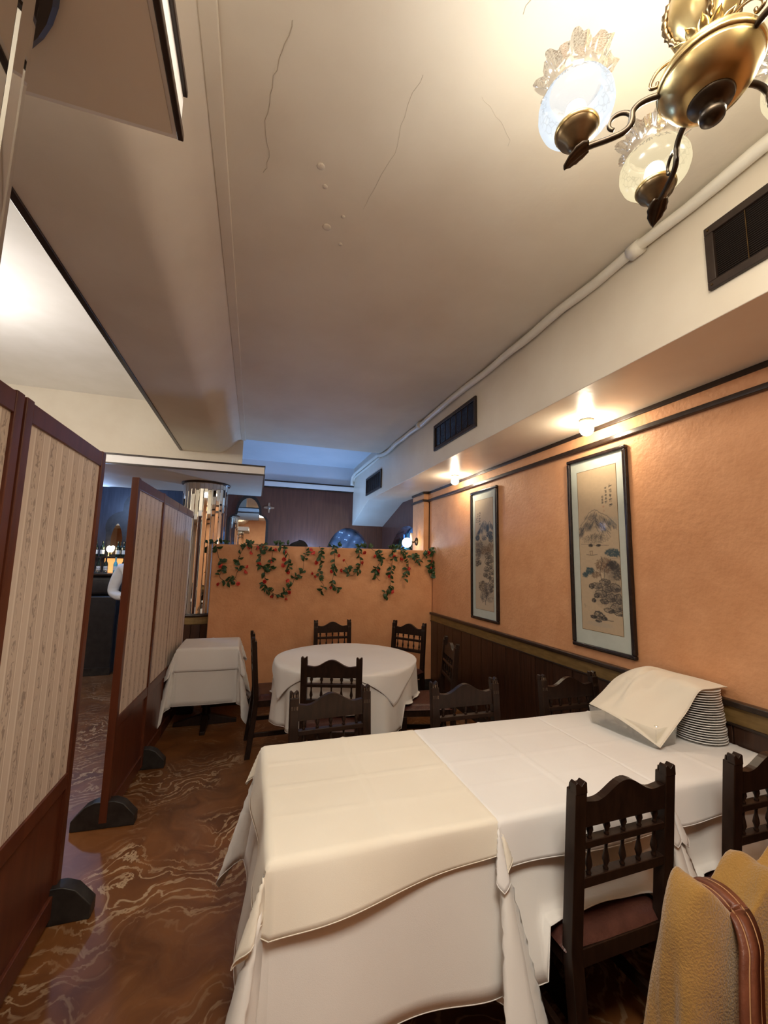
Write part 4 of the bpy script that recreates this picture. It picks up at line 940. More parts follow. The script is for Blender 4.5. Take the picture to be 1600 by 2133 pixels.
def paint_a():
    c = Canvas(112, 400, (0.56, 0.43, 0.28), 4); bl = (0.05, 0.09, 0.10); br = (0.16, 0.085, 0.045); gy = (0.13, 0.11, 0.09)
    c.script(.84, .125, 5, .024); c.script(.73, .135, 5, .017, .8); c.script(.645, .185, 3, .014, .75)
    c.wash(.66, .245, .03, .008, .6, (.4, .12, .08)); c.wash(.67, .272, .03, .008, .5, (.4, .15, .1))
    c.wash(.45, .34, .45, .07, .25, gy)
    c.mountain([(0.03, .35), (.15, .32), (.26, .28), (.36, .262), (.44, .258), (.52, .27), (.62, .29), (.72, .30), (.80, .32), (.90, .35)], .40, 70, .7)
    c.mountain([(0.0, .405), (.10, .375), (.20, .33), (.28, .315), (.35, .325), (.42, .305), (.48, .315), (.56, .345), (.66, .37), (.75, .40)], .41, 70, .65)
    c.wash(.9, .34, .2, .03, .25, (.2, .25, .25)); c.foliage(.42, .44, .36, .03, 170, .8, gy, .5); c.foliage(.45, .425, .2, .02, 50, .8, (.06, .06, .06), .6)
    for x in (.22, .32, .42, .55): c.stroke([(x, .45), (x+.02, .42)], .6, .7)
    for a in ((.05, .468, .35), (.25, .478, .45), (.45, .478, .30)): c.stroke(c.wob([(a[0], a[1]), (a[0]+a[2], a[1]+.004)], .006), .8, .6, gy)
    c.rock(.30, .478, .05, .008); c.rock(.50, .480, .05, .006)
    c.stroke([(.18, .535), (.32, .540), (.46, .535)], .9, .8); c.stroke([(.29, .537), (.27, .515), (.34, .513), (.33, .536)], .9, .8, br)
    c.foliage(.82, .525, .16, .022, 110, 1.5, bl, .8); c.foliage(.95, .535, .1, .015, 40, 1.4, bl, .7); c.stroke([(.80, .548), (1.0, .552)], .8, .7); c.stroke([(.80, .560), (1.0, .562)], .6, .6)
    c.wash(.80, .63, .26, .07, .55, gy); c.foliage(.62, .60, .22, .045, 230, 1.1, br, .65); c.foliage(.83, .60, .12, .025, 90, 1.5, (.05, .045, .04), .8); c.foliage(.92, .645, .12, .04, 110, 1.4, (.07, .06, .05), .7)
    c.stroke(c.wob([(.55, .70), (.50, .64), (.58, .58), (.55, .55)], .01), 1.2, .8); c.stroke(c.wob([(.60, .69), (.64, .62), (.70, .59)], .01), 1.0, .8); c.stroke(c.wob([(.45, .66), (.36, .63), (.28, .62)], .01), .9, .7)
    c.foliage(.25, .635, .10, .020, 70, 1.6, bl, .85); c.foliage(.14, .66, .07, .014, 40, 1.6, bl, .8); c.foliage(.40, .66, .12, .02, 60, 1.1, br, .6)
    c.wash(.70, .78, .42, .09, .45, gy); c.wash(.85, .72, .25, .14, .35, (.08, .07, .06))
    for a in ((.62, .70, .14, .018), (.42, .725, .14, .020), (.28, .73, .07, .016), (.66, .74, .12, .022), (.85, .73, .14, .025), (.52, .77, .14, .024), (.75, .79, .14, .026), (.40, .785, .07, .015), (.92, .79, .1, .03), (.58, .815, .10, .016), (.88, .84, .16, .024), (.70, .865, .14, .014), (.93, .875, .12, .014)): c.rock(*a)
    for a in ((.33, .815, .05, .012), (.42, .90, .12, .020), (.56, .915, .08, .010), (.30, .915, .08, .008), (.42, .935, .08, .007)): c.rock(*a)
    c.stroke(c.wob([(.22, .922), (.5, .925), (.78, .922)], .008), 1.0, .8); c.stroke(c.wob([(.35, .885), (.45, .875), (.58, .90), (.62, .92)], .012), 1.6, .9); c.wash(.45, .955, .4, .018, .22, (.25, .33, .36)); c.stroke([(.08, .84), (.10, .865)], .8, .3); c.stroke([(.05, .85), (.14, .852)], .6, .25)
    return c.img
def paint_b():
    c = Canvas(96, 400, (0.58, 0.47, 0.33), 9); bl = (0.06, 0.085, 0.11); br = (0.17, 0.10, 0.06); gy = (0.14, 0.12, 0.11)
    c.script(.26, .12, 5, .020); c.script(.15, .13, 5, .014, .8); c.script(.05, .17, 3, .012, .7)
    c.wash(.5, .26, .4, .05, .3, bl)
    c.mountain([(.20, .29), (.32, .25), (.42, .215), (.50, .20), (.58, .205), (.64, .235), (.70, .26)], .31, 80, .8, bl); c.mountain([(.66, .26), (.74, .225), (.80, .212), (.88, .23), (1.0, .26)], .30, 50, .75, bl); c.mountain([(.08, .31), (.2, .28), (.3, .27), (.4, .30)], .32, 30, .6, bl)
    c.foliage(.12, .35, .12, .025, 80, 1.5, bl, .8); c.foliage(.50, .355, .14, .025, 70, 1.5, (.12, .13, .15), .6); c.foliage(.80, .33, .16, .03, 120, 1.6, bl, .8); c.foliage(.88, .37, .14, .03, 90, 1.5, bl, .7)
    c.wash(.5, .46, .55, .09, .45, gy); c.foliage(.2, .43, .25, .05, 180, 1.3, gy, .65); c.foliage(.55, .47, .3, .04, 190, 1.3, br, .65); c.foliage(.85, .45, .2, .05, 120, 1.3, br, .6); c.foliage(.15, .50, .18, .05, 130, 1.3, (.07, .06, .06), .7)
    for a in ((.10, .565, .14, .020), (.22, .58, .12, .020), (.08, .60, .10, .014)): c.rock(*a)
    c.stroke(c.wob([(.40, .40), (.30, .38), (.2, .36)], .01), 1.1, .8)
    for a in ((.70, .52, .18, .03), (.85, .55, .16, .035), (.66, .57, .14, .03), (.80, .61, .16, .03), (.62, .64, .14, .026), (.88, .66, .14, .03), (.55, .69, .12, .022), (.72, .70, .14, .026), (.88, .73, .12, .03)): c.rock(*a)
    c.foliage(.40, .79, .24, .05, 200, 1.3, (.09, .065, .05), .7); c.foliage(.70, .80, .24, .05, 160, 1.3, gy, .65); c.foliage(.45, .88, .20, .05, 140, 1.3, gy, .6); c.foliage(.78, .88, .2, .05, 120, 1.2, gy, .5)
    for a in ((.88, .78, .12, .02), (.86, .82, .1, .016), (.60, .85, .10, .03)): c.rock(*a)
    c.stroke(c.wob([(.55, .95), (.60, .88), (.58, .80)], .02), 1.6, .8); c.stroke(c.wob([(.38, .94), (.42, .86)], .02), 1.3, .7)
    return c.img
def picture(label, y0, y1, z0, z1, img, inset):
    yc = (y0+y1)/2; t = thing('framed_painting', label, 'picture', (XW, yc, z0)); W_, H_ = y1-y0, z1-z0; fw = 0.026; d = 0.030
    hb = W_/2
    for nm_, b in (('frame_bar', (-hb, hb, 0, fw)), ('frame_bar', (-hb, hb, H_-fw, H_)), ('frame_bar', (-hb, -hb+fw, fw, H_-fw)), ('frame_bar', (hb-fw, hb, fw, H_-fw))):
        MB().box(-d, 0, b[0], b[1], b[2], b[3]).build(nm_, 'frame_black', t, bevel=0.007)
    MB().box(-0.012, -0.002, -hb+fw*.7, hb-fw*.7, fw*.7, H_-fw*.7).build('mat_board', 'mat_board', t)
    iy, iz0, iz1 = inset; w2 = hb-iy; a, b = iz0, H_-iz1
    for q in ((-w2-.003, w2+.003, a-.003, a), (-w2-.003, w2+.003, b, b+.003), (-w2-.003, -w2, a, b), (w2, w2+.003, a, b)):
        MB().box(-0.0135, -0.012, *q).build('gold_edge', 'gold_band', t)
    h_, w_ = img.shape[:2]; m = MB()
    # the viewer stands at -x: left of the picture is +y
    m.v = [(-0.0132, w2-2*w2*i/(w_-1), b-(b-a)*j/(h_-1)) for j in range(h_) for i in range(w_)]
    m.f = [(j*w_+i, (j+1)*w_+i, (j+1)*w_+i+1, j*w_+i+1) for j in range(h_-1) for i in range(w_-1)]; m.m = [0]*len(m.f)
    me = m.mesh('ink_landscape', 'ink_painting'); at = me.color_attributes.new('ink', 'FLOAT_COLOR', 'POINT')
    at.data.foreach_set('color', np.concatenate([img, np.ones((h_, w_, 1))], axis=2).reshape(-1).astype(np.float32))
    link('ink_landscape', me, t)
    pg = bpy.data.materials.get('picture_glass')
    if not pg:
        pg = bpy.data.materials.new('picture_glass'); pg.use_nodes = True; nt = pg.node_tree; nt.nodes.clear(); out = nd(nt, 'ShaderNodeOutputMaterial'); tr_ = nd(nt, 'ShaderNodeBsdfTransparent'); gl = nd(nt, 'ShaderNodeBsdfGlossy'); gl.inputs['Roughness'].default_value = 0.03
        fz = nd(nt, 'ShaderNodeFresnel'); fz.inputs[0].default_value = 1.06; mx = nd(nt, 'ShaderNodeMixShader'); nt.links.new(fz.outputs[0], mx.inputs[0]); nt.links.new(tr_.outputs[0], mx.inputs[1]); nt.links.new(gl.outputs[0], mx.inputs[2]); nt.links.new(mx.outputs[0], out.inputs[0]); M['picture_glass'] = pg
    MB().quad((-.018, hb-fw*.8, fw*.8), (-.018, -hb+fw*.8, fw*.8), (-.018, -hb+fw*.8, H_-fw*.8), (-.018, hb-fw*.8, H_-fw*.8)).build('glass_pane', 'picture_glass', t)
picture('framed ink scroll of a broad mountain, a boat and dark rocks, beside the plates', 1.948, 2.456, 1.013, 2.338, paint_a(), (0.088, 0.125, 0.105))
picture('framed ink scroll of steep bluish peaks over crowded trees, near the partition', 3.395, 3.897, 1.013, 2.330, paint_b(), (0.085, 0.105, 0.105))

# ------------------------------------------------------------------ rose vines on the partition
VINES = {
'rose vine hanging in a small loop at the mirrored column end of the partition': [[(-0.408,1.719),(-0.387,1.642),(-0.367,1.574),(-0.331,1.515),(-0.333,1.43),(-0.345,1.37),(-0.303,1.332),(-0.237,1.32),(-0.19,1.346),(-0.17,1.415),(-0.142,1.493),(-0.163,1.562),(-0.142,1.632),(-0.12,1.676),(-0.081,1.726),(-0.031,1.736),(0.035,1.739)]],
'rose vine hanging in the largest, deepest loop of the partition': [[(0.045,1.739),(0.067,1.655),(0.079,1.594),(0.074,1.523),(0.121,1.445),(0.133,1.375),(0.136,1.323),(0.14,1.253),(0.202,1.209),(0.272,1.174),(0.348,1.209),(0.399,1.245),(0.441,1.298),(0.472,1.387),(0.542,1.424),(0.556,1.496),(0.562,1.578),(0.581,1.66),(0.578,1.734)]],
'short rose vine inside the deepest loop, next to the small loop': [[(0.085,1.738),(0.126,1.67),(0.195,1.668),(0.192,1.561),(0.182,1.499),(0.207,1.437)]],
'short rose vine hanging at the middle of the deepest loop': [[(0.269,1.742),(0.352,1.663),(0.39,1.61),(0.38,1.556),(0.397,1.476),(0.39,1.431)]],
'bare-topped rose vine ending in a dense leaf tuft': [[(0.738,1.739),(0.76,1.656),(0.754,1.573),(0.775,1.509),(0.742,1.417),(0.754,1.345),(0.803,1.272),(0.751,1.2)]],
'straight rose vine beside the dense leaf tuft, under the plastic sheeted arch': [[(0.918,1.742),(0.923,1.635),(0.921,1.564),(0.924,1.475),(0.914,1.386),(0.908,1.298),(0.973,1.245),(0.966,1.184)]],
'rose vine curling up at its lower end, hanging beneath the green sprig': [[(1.225,1.745),(1.218,1.661),(1.24,1.571),(1.224,1.48),(1.142,1.398),(1.085,1.451),(1.093,1.496)]],
'rose vine in two leafy bunches hanging between the arch and the wall lamp': [[(1.36,1.74),(1.398,1.715),(1.477,1.668),(1.517,1.613),(1.48,1.539),(1.424,1.455),(1.465,1.364),(1.504,1.337)]],
'longest straight rose vine with paired leaves, hanging just short of the wall lamp': [[(1.642,1.74),(1.664,1.654),(1.646,1.561),(1.638,1.468),(1.63,1.375),(1.631,1.302),(1.594,1.228),(1.537,1.165),(1.605,1.137)]],
'short rose vine hanging directly below the lit wall lamp': [[(1.752,1.735),(1.835,1.64),(1.866,1.546),(1.838,1.442),(1.809,1.358)]],
'bushy rose vine bunched in the corner of the partition and the picture wall': [[(1.926,1.69),(2.009,1.587),(2.081,1.646),(2.154,1.705),(2.185,1.726),(2.19,1.65),(2.17,1.552),(2.156,1.466),(2.18,1.38),(2.19,1.50)]],
}
ROSES = [(-0.336,1.477),(-0.347,1.286),(-0.146,1.296),(-0.075,1.49),(-0.068,1.434),(-0.026,1.644),(0.022,1.698),(-0.05,1.704),(0.08,1.726),(0.058,1.51),(0.192,1.556),(0.245,1.687),(0.136,1.323),(0.212,1.167),(0.356,1.654),(0.329,1.506),(0.33,1.573),(0.381,1.338),(0.405,1.201),(0.386,1.135),(0.389,1.431),(0.537,1.596),(0.642,1.699),(0.657,1.667),(0.699,1.545),(0.672,1.421),(0.687,1.376),(0.957,1.636),(1.042,1.575),(0.896,1.448),(1.018,1.459),(0.899,1.255),(1.281,1.681),(1.275,1.553),(1.426,1.63),(1.479,1.456),(1.671,1.636),(1.616,1.394),(1.644,1.211),(1.863,1.494),(2.139,1.695),(2.185,1.582),(2.18,1.514),(1.771,1.619)]
def leaf_mesh():
    m = MB(); L = 0.050; prof = [(0, .001), (.12, .006), (.35, .0125), (.55, .0135), (.75, .010), (.9, .005), (1.0, .0006)]
    for s, wd in prof:
        x = s*L; zc = 0.010*math.sin(s*PI)*0.8
        m.v += [(x, -wd, zc+wd*.35), (x, 0, zc), (x, wd, zc+wd*.35)]
    for i in range(len(prof)-1):
        a = 3*i; m.f += [(a, a+3, a+4, a+1), (a+1, a+4, a+5, a+2)]; m.m += [0, 0]
    return m.mesh('leaf', 'green_leaf', True)
def rose_mesh():
    m = MB()
    for ring, (n, r0, r1, z0, z1) in enumerate(((5, .004, .017, 0, .012), (4, .003, .011, .003, .017), (3, .002, .006, .006, .020))):
        for k in range(n):
            a0 = 2*PI*k/n+ring*.5
            def pet(u, v, a0=a0, n=n, r0=r0, r1=r1, z0=z0, z1=z1):
                a = a0+(u-.5)*2*PI/n*1.25; rr = r0+(r1-r0)*v**.7*(1-.12*abs(u-.5)*2); return (rr*math.cos(a), rr*math.sin(a), z0+(z1-z0)*v-(.004*v*v if ring == 0 else 0)-.003*(abs(u-.5)*2)**2*v)
            m.grid(pet, 2, 2)
    return m.mesh('rose', 'rose_red', True)
LEAF, ROSE = leaf_mesh(), rose_mesh()
rng = random.Random(12); roots = []
for lab, strands in VINES.items():
    x0, z0 = strands[0][0]; root = thing('rose_vine', 'artificial '+lab, 'vine', (x0, YP-0.02, z0), 0, 'rose vines on the partition'); roots.append((root, strands))
    for st in strands:
        p3 = [Vector((x-x0, rng.uniform(-.022, .004)-(0.01 if 0 < i < len(st)-1 else 0), z-z0)) for i, (x, z) in enumerate(st)]
        pts = catmull(p3, 7); MB().tube(pts, 0.0026, 5).build('stem', 'vine_stem', root, smooth=True)
        d = 0.0; nxt = 0.01; ln = 0
        dens = 0.011 if 'bushy' in lab or 'bunches' in lab else 0.0145
        for a, b in zip(pts[:-1], pts[1:]):
            d += (b-a).length
            while d > nxt:
                # leaves come in tufts with bare stem between
                ph = math.sin(nxt*26+len(lab))
                if ph > -0.35 or rng.random() < .12:
                    tdir = math.atan2((b-a).z, (b-a).x); ang = tdir+rng.choice((-1, 1))*rng.uniform(.5, 1.5)
                    o = link('leaf', LEAF, root, loc=(a.x, a.y-rng.uniform(.002, .02), a.z), rot=(PI/2+rng.uniform(-.9, .9), -ang, rng.uniform(-.6, .6)))
                    o.scale = (rng.uniform(.9, 1.45),)*3
                nxt += dens*rng.uniform(.7, 1.3)
for (x, z) in ROSES:
    best = min(roots, key=lambda rs: min(math.hypot(px-x, pz-z) for st in rs[1] for px, pz in st)); root = best[0]
    o = link('rose', ROSE, root, loc=(x-root.location.x, -0.035, z-root.location.z), rot=(PI/2+rng.uniform(-.8, .9), rng.uniform(-.8, .8), rng.uniform(0, 6))); s_ = rng.uniform(1.3, 1.75); o.scale = (s_,)*3
    q = min(((px, pz) for st in best[1] for px, pz in st), key=lambda p: math.hypot(p[0]-x, p[1]-z))
    if math.hypot(q[0]-x, q[1]-z) > .02: MB().tube([(q[0]-root.location.x, -.012, q[1]-root.location.z), ((q[0]+x)/2-root.location.x, -.024, (q[1]+z)/2-root.location.z+.006), (x-root.location.x, -.032, z-root.location.z)], 0.0015, 4).build('twig', 'vine_stem', root, smooth=True)
# sprigs lying along the top of the wall
for x, n, lab in ((-0.36, 7, 'leaf sprig lying on the partition top beside the mirrored column'), (-0.03, 5, 'leaf sprig standing on the partition top before the arched mirror'), (0.30, 7, 'leaf sprig on the partition top beside the black cap'), (0.95, 6, 'leaf sprig on the partition top before the plastic sheeted arch'), (1.30, 13, 'broad green leaf sprig on the partition top beside the plastic sheeted arch'), (1.70, 10, 'leaf sprig on the partition top under the wall lamp')):
    root = thing('leaf_sprig', 'artificial '+lab, 'vine', (x, YP+0.02, 1.73))
    MB().tube([(-.09, 0, .005), (0, -.01, .012), (.09, 0, .006)], .0026, 5).build('stem', 'vine_stem', root, smooth=True)
    for k in range(n):
        o = link('leaf', LEAF, root, loc=(rng.uniform(-.08, .08), rng.uniform(-.02, .02), .012), rot=(PI/2+rng.uniform(-.8, .8), -rng.uniform(.3, 2.8), rng.uniform(-.6, .6))); o.scale = (rng.uniform(.9, 1.4),)*3

# ------------------------------------------------------------------ back wall: mirror, cross, arches, sconce
def keyhole(w1, h1, w2, h2, n=14):
    # lower body half width w1 up to h1 with rounded shoulders, upper arch half width w2, top h2
    pts = [(-w1, 0), (w1, 0), (w1, h1-.12)]
    for k in range(1, 8): a = k/7*PI/2; pts.append((w2+.012+(w1-w2-.012)*math.cos(a), h1-.12+.12*math.sin(a)))
    zc = h1+.03; pts.append((w2, zc))
    for k in range(1, n): a = k/n*PI; pts.append((w2*math.cos(a), zc+(h2-zc)*math.sin(a)))
    pts.append((-w2, zc))
    for k in range(7, 0, -1): a = k/7*PI/2; pts.append((-(w2+.012+(w1-w2-.012)*math.cos(a)), h1-.12+.12*math.sin(a)))
    pts.append((-w1, h1-.12)); return pts
mi = thing('arched_mirror', 'keyhole arched mirror on the dark wood back wall', 'mirror', (-0.125, YB, 1.10))
MB().prism(keyhole(0.325, 1.20, 0.205, 1.545), 1, -0.035, -0.001).build('frame', 'black_wood', mi)
MB().prism([(x, z+.03) for x, z in keyhole(0.285, 1.165, 0.170, 1.455)], 1, -0.040, -0.030).build('mirror_pane', 'mirror', mi)
cr_ = thing('wall_cross', 'small worn metal cross on the dark wood back wall', 'ornament', (0.197, YB, 2.445))
MB().prism([(-.012, -.085), (.012, -.085), (.020, -.02), (.085, -.012), (.085, .012), (.020, .02), (.012, .085), (-.012, .085), (-.020, .02), (-.085, .012), (-.085, -.012), (-.020, -.02)], 1, -0.014, 0).build('cross', 'tarnish', cr_)
MB().lathe([(.03, 0), (.026, .008), (.0, .012)], 16).build('boss', 'tarnish', cr_, loc=(0, -0.012, 0), rot=(PI/2, 0, 0), smooth=True)
# plastic sheet behind the back arch
ps = thing('plastic_sheet', 'crinkled clear plastic sheet hung inside the arch of the back wall', 'sheet', (1.585, YB+0.20, 1.30))
MB().grid(lambda u, v: ((u-.5)*0.86, 0.03+0.03*math.sin(5*u+9*v)+0.02*math.sin(23*v+6*u)+0.012*math.sin(31*u-17*v), v*0.88), 40, 40).build('sheet', 'plastic_sheet', ps, smooth=True, solid=0.002)
# hanging glasses and bottles in the side arch
for k in range(7):
    yy = 5.60+0.17*k
    o = MB().lathe([(0.034, 0), (0.036, .01), (0.036, .17), (0.030, .20), (0.013, .235), (0.012, .30), (0.015, .302), (0.015, .315), (0.0, .316)], 16).build('bottle', ['bottle_blue', 'blue_glass', 'bottle_dark'][k % 3], smooth=True, loc=(XW+0.10, yy, 1.72-0.006))
    tag(o, ['turquoise', 'pale blue', 'dark green'][k % 3]+' glass bottle on the ledge of the blue lit side arch', 'bottle', ['turquoise', 'pale blue', 'dark green'][k % 3]+' bottles in the side arch')
struct(MB().box(XW+.02, XW+.30, 5.05, 6.86, 1.67, 1.714).build('wall_right_ledge', 'dark_wood'))
cu = thing('bead_curtain', 'pale blue strip curtain hanging in the side arch', 'curtain', (XW+0.20, 6.0, 1.714))
for k in range(22):
    yy = -0.8+k*0.075; MB().grid(lambda u, v, k=k, yy=yy: (0.012*math.sin(6*v+k), yy+(u-.5)*.05+.006*math.sin(9*v+k*2), v*.62), 3, 10).build('strip', 'blue_glass', cu, smooth=True, solid=0.002)
# wall lamp on the pilaster
sc_ = thing('wall_lamp', 'wall lamp with round white globe on a black base on the pilaster', 'lamp', (2.145, 5.30, 1.86))
MB().lathe([(0.055, 0), (0.055, 0.008), (0.040, 0.016), (0.022, 0.022), (0.016, 0.03)], 24).build('base_plate', 'bronze', sc_, rot=(0, -PI/2, 0), smooth=True)
MB().tube(catmull([(-.02, 0, 0), (-.07, -.01, -.015), (-.10, -.015, -.02), (-.13, -.02, .0)], 4), .010, 8).build('arm', 'bronze', sc_, smooth=True)
MB().lathe([(0.0, -0.068)]+[(0.068*math.sin(a), -0.068*math.cos(a)) for a in [k*PI/12 for k in range(1, 12)]]+[(0.0, 0.068)], 24, caps=False).build('globe', 'globe_warm', sc_, loc=(-.155, -.03, -.02), smooth=True)
MB().lathe([(0.018, .0), (0.018, .11), (0.012, .115)], 14).build('candle_sleeve', 'ivory', sc_, loc=(-.085, -.01, .005), smooth=True)
lamp('wall_lamp_light', (1.99, 5.27, 1.84), 4.0, (1.0, 0.88, 0.62), 0.05)
# added blue tube lamp hidden behind the partition, source of the blue light
tb = thing('added_blue_tube', 'added blue tube lamp hidden behind the partition', 'lamp', (0.9, 6.6, 1.55))
MB().box(-.5, .5, -.04, .04, -.03, 0).build('housing', 'ivory', tb, bevel=.004)
mat('tube_blue', (0.3, 0.5, 1.0), 0.4, emit=(0.25, 0.5, 1.0), estr=3.0)
MB().tube([(-.46, 0, .022), (.46, 0, .022)], .013, 12).build('tube', 'tube_blue', tb, smooth=True)
for x in (-.47, .47): MB().box(x-.012, x+.012, -.018, .018, 0, .036).build('lamp_holder', 'ivory', tb)
for x in (-.4, .4): MB().box(x-.015, x+.015, -.015, .015, -1.55, -.03).build('stand_leg', 'black_wood', tb)
# black cap on the partition
cp = thing('black_cap', 'black cloth cap lying on the partition top', 'cap', (0.50, YP+0.075, 1.73))
MB().grid(lambda u, v: (0.115*math.cos(2*PI*u)*(1-v)**.6, 0.055*math.sin(2*PI*u)*(1-v)**.6, 0.004+0.062*(1-(1-v)**2)*(1+.25*math.sin(2*PI*u+1))), 28, 10).build('crown', 'black_cloth', cp, smooth=True)
MB().hexa([(-.20, -.03, .002), (-.08, -.045, .004), (-.08, .045, .004), (-.20, .03, .002)], [(-.20, -.03, .008), (-.08, -.045, .016), (-.08, .045, .016), (-.20, .03, .008)]).build('peak', 'black_cloth', cp, bevel=.003)

# ------------------------------------------------------------------ bar in the hall
bar = thing('bar_counter', 'black leather fronted bar counter', 'counter', (-2.75, 6.72, 0))
MB().box(-1.75, 1.0, -0.20, 0.22, 0, 1.03).build('front_panel', 'black_leather', bar, bevel=.02)
MB().box(-1.78, 1.03, -0.12, 0.24, 1.035, 1.30).build('padded_rail', 'black_leather', bar, bevel=.05)
MB().box(-1.78, 1.03, -0.14, 0.26, 1.302, 1.335).build('counter_top', 'dark_trim', bar, bevel=.006)
MB().box(-1.75, 1.0, -0.215, -0.20, 0, .10).build('kick_board', 'black_wood', bar)
# dark trefoil plate stands for the shaded recess; small pointed mirror and lamp
def trefoil():
    pts = [(-.42, 0), (.42, 0), (.42, .55)]
    for k in range(0, 9): a = -0.3+k/8*1.75; pts.append((.20+.24*math.cos(a), .72+.24*math.sin(a)))
    for k in range(0, 9): a = .25+k/8*(PI-.5); pts.append((.23*math.cos(a), 1.02+.25*math.sin(a)))
    for k in range(0, 9): a = PI-1.45+k/8*1.75; pts.append((-.20+.24*math.cos(a), .72+.24*math.sin(a)))
    pts.append((-.42, .55)); return pts
tf = thing('trefoil_shade_plate', 'dark trefoil arched plate standing for a shaded recess behind the bar, with a small pointed mirror', 'panel', (-1.72, YB, 1.30))
MB().prism(trefoil(), 1, -0.03, -0.001).build('panel', 'black_wood', tf)
og = [(-.075, 0), (.075, 0), (.075, .26), (.055, .36), (.03, .43), (0, .47), (-.03, .43), (-.055, .36), (-.075, .26)]
MB().prism(og, 1, -0.042, -0.028).build('pointed_mirror', 'mirror', tf, loc=(-.275, 0, .30))
MB().box(-.40, -.16, -0.04, -0.029, .03, .24).build('lit_niche', 'niche_glow', tf)
sh_ = thing('bar_shelf', 'dark shelf holding bottles behind the bar', 'shelf', (-2.02, YB-.11, 1.565))
MB().box(-.40, .24, -.07, .075, -.012, 0).build('board', 'dark_wood', sh_)
for x in (-.38, .22): MB().box(x-.01, x+.01, -.05, .075, -.07, -.012).build('bracket', 'dark_wood', sh_)
bt = MB().lathe([(0.030, 0), (0.033, .006), (0.033, .15), (0.028, .175), (0.013, .205), (0.012, .255), (0.015, .257), (0.014, .272), (0.0, .273)], 14)
bmesh_d = bt.mesh('bottle', 'bottle_dark', True); bmesh_b = bt.mesh('bottle', 'bottle_blue', True)
lb_me = MB().lathe([(.0336, .045), (.0336, .115)], 14, caps=False).mesh('bottle_label', 'bottle_label', True)
def put_bottle(x, y, z, blue, label, group, s=1.0):
    r_ = thing('bottle', label, 'bottle', (x, y, z), 0, group); r_.scale = (s, s, s)
    link('glass_body', bmesh_b if blue else bmesh_d, r_); link('bottle_label', lb_me, r_)
for xb in (-2.38, -2.30, -2.22, -2.14, -1.94, -1.86): put_bottle(xb, YB-.115, 1.565, False, 'dark bottle on the shelf behind the bar', 'bottles on the bar shelf', .85)
for k, (x, b) in enumerate(((-2.20, False), (-2.11, False), (-2.02, False), (-1.90, True), (-1.80, False))): put_bottle(x, 6.86, 1.335, b, 'turquoise bottle standing on the bar counter' if b else 'dark bottle standing on the bar counter', None if b else 'dark bottles on the bar counter', .80)
for k, x in enumerate((-2.16, -2.06, -1.965)):
    o = link('tumbler', glass_me, loc=(x, 6.68, 1.335)); tag(o, 'clear tumbler standing on the bar counter', 'glass', 'tumblers on the bar counter')
bx_ = MB().box(-.07, .07, -.05, .05, 0, .07).build('paper_box', 'shirt', loc=(-1.74, 6.70, 1.335), bevel=.004); tag(bx_, 'pale blue white box on the bar counter beside the person in white', 'box')
lp = thing('bar_lamp', 'small glowing lamp before the pointed mirror behind the bar', 'lamp', (-2.06, YB-.10, 1.66+.0)); 
MB().lathe([(.028, 0), (.03, .006), (.008, .012), (.008, .06)], 16).build('base', 'brass', lp, smooth=True, loc=(0.0, 0, -.095))
MB().lathe([(.012, -.03), (.034, 0), (.036, .03), (.022, .06), (.0, .068)], 18).build('globe', 'globe_warm', lp, smooth=True)
lamp('bar_lamp_light', (-2.06, YB-.14, 1.70), 1.2, (1.0, .78, .5), .03)

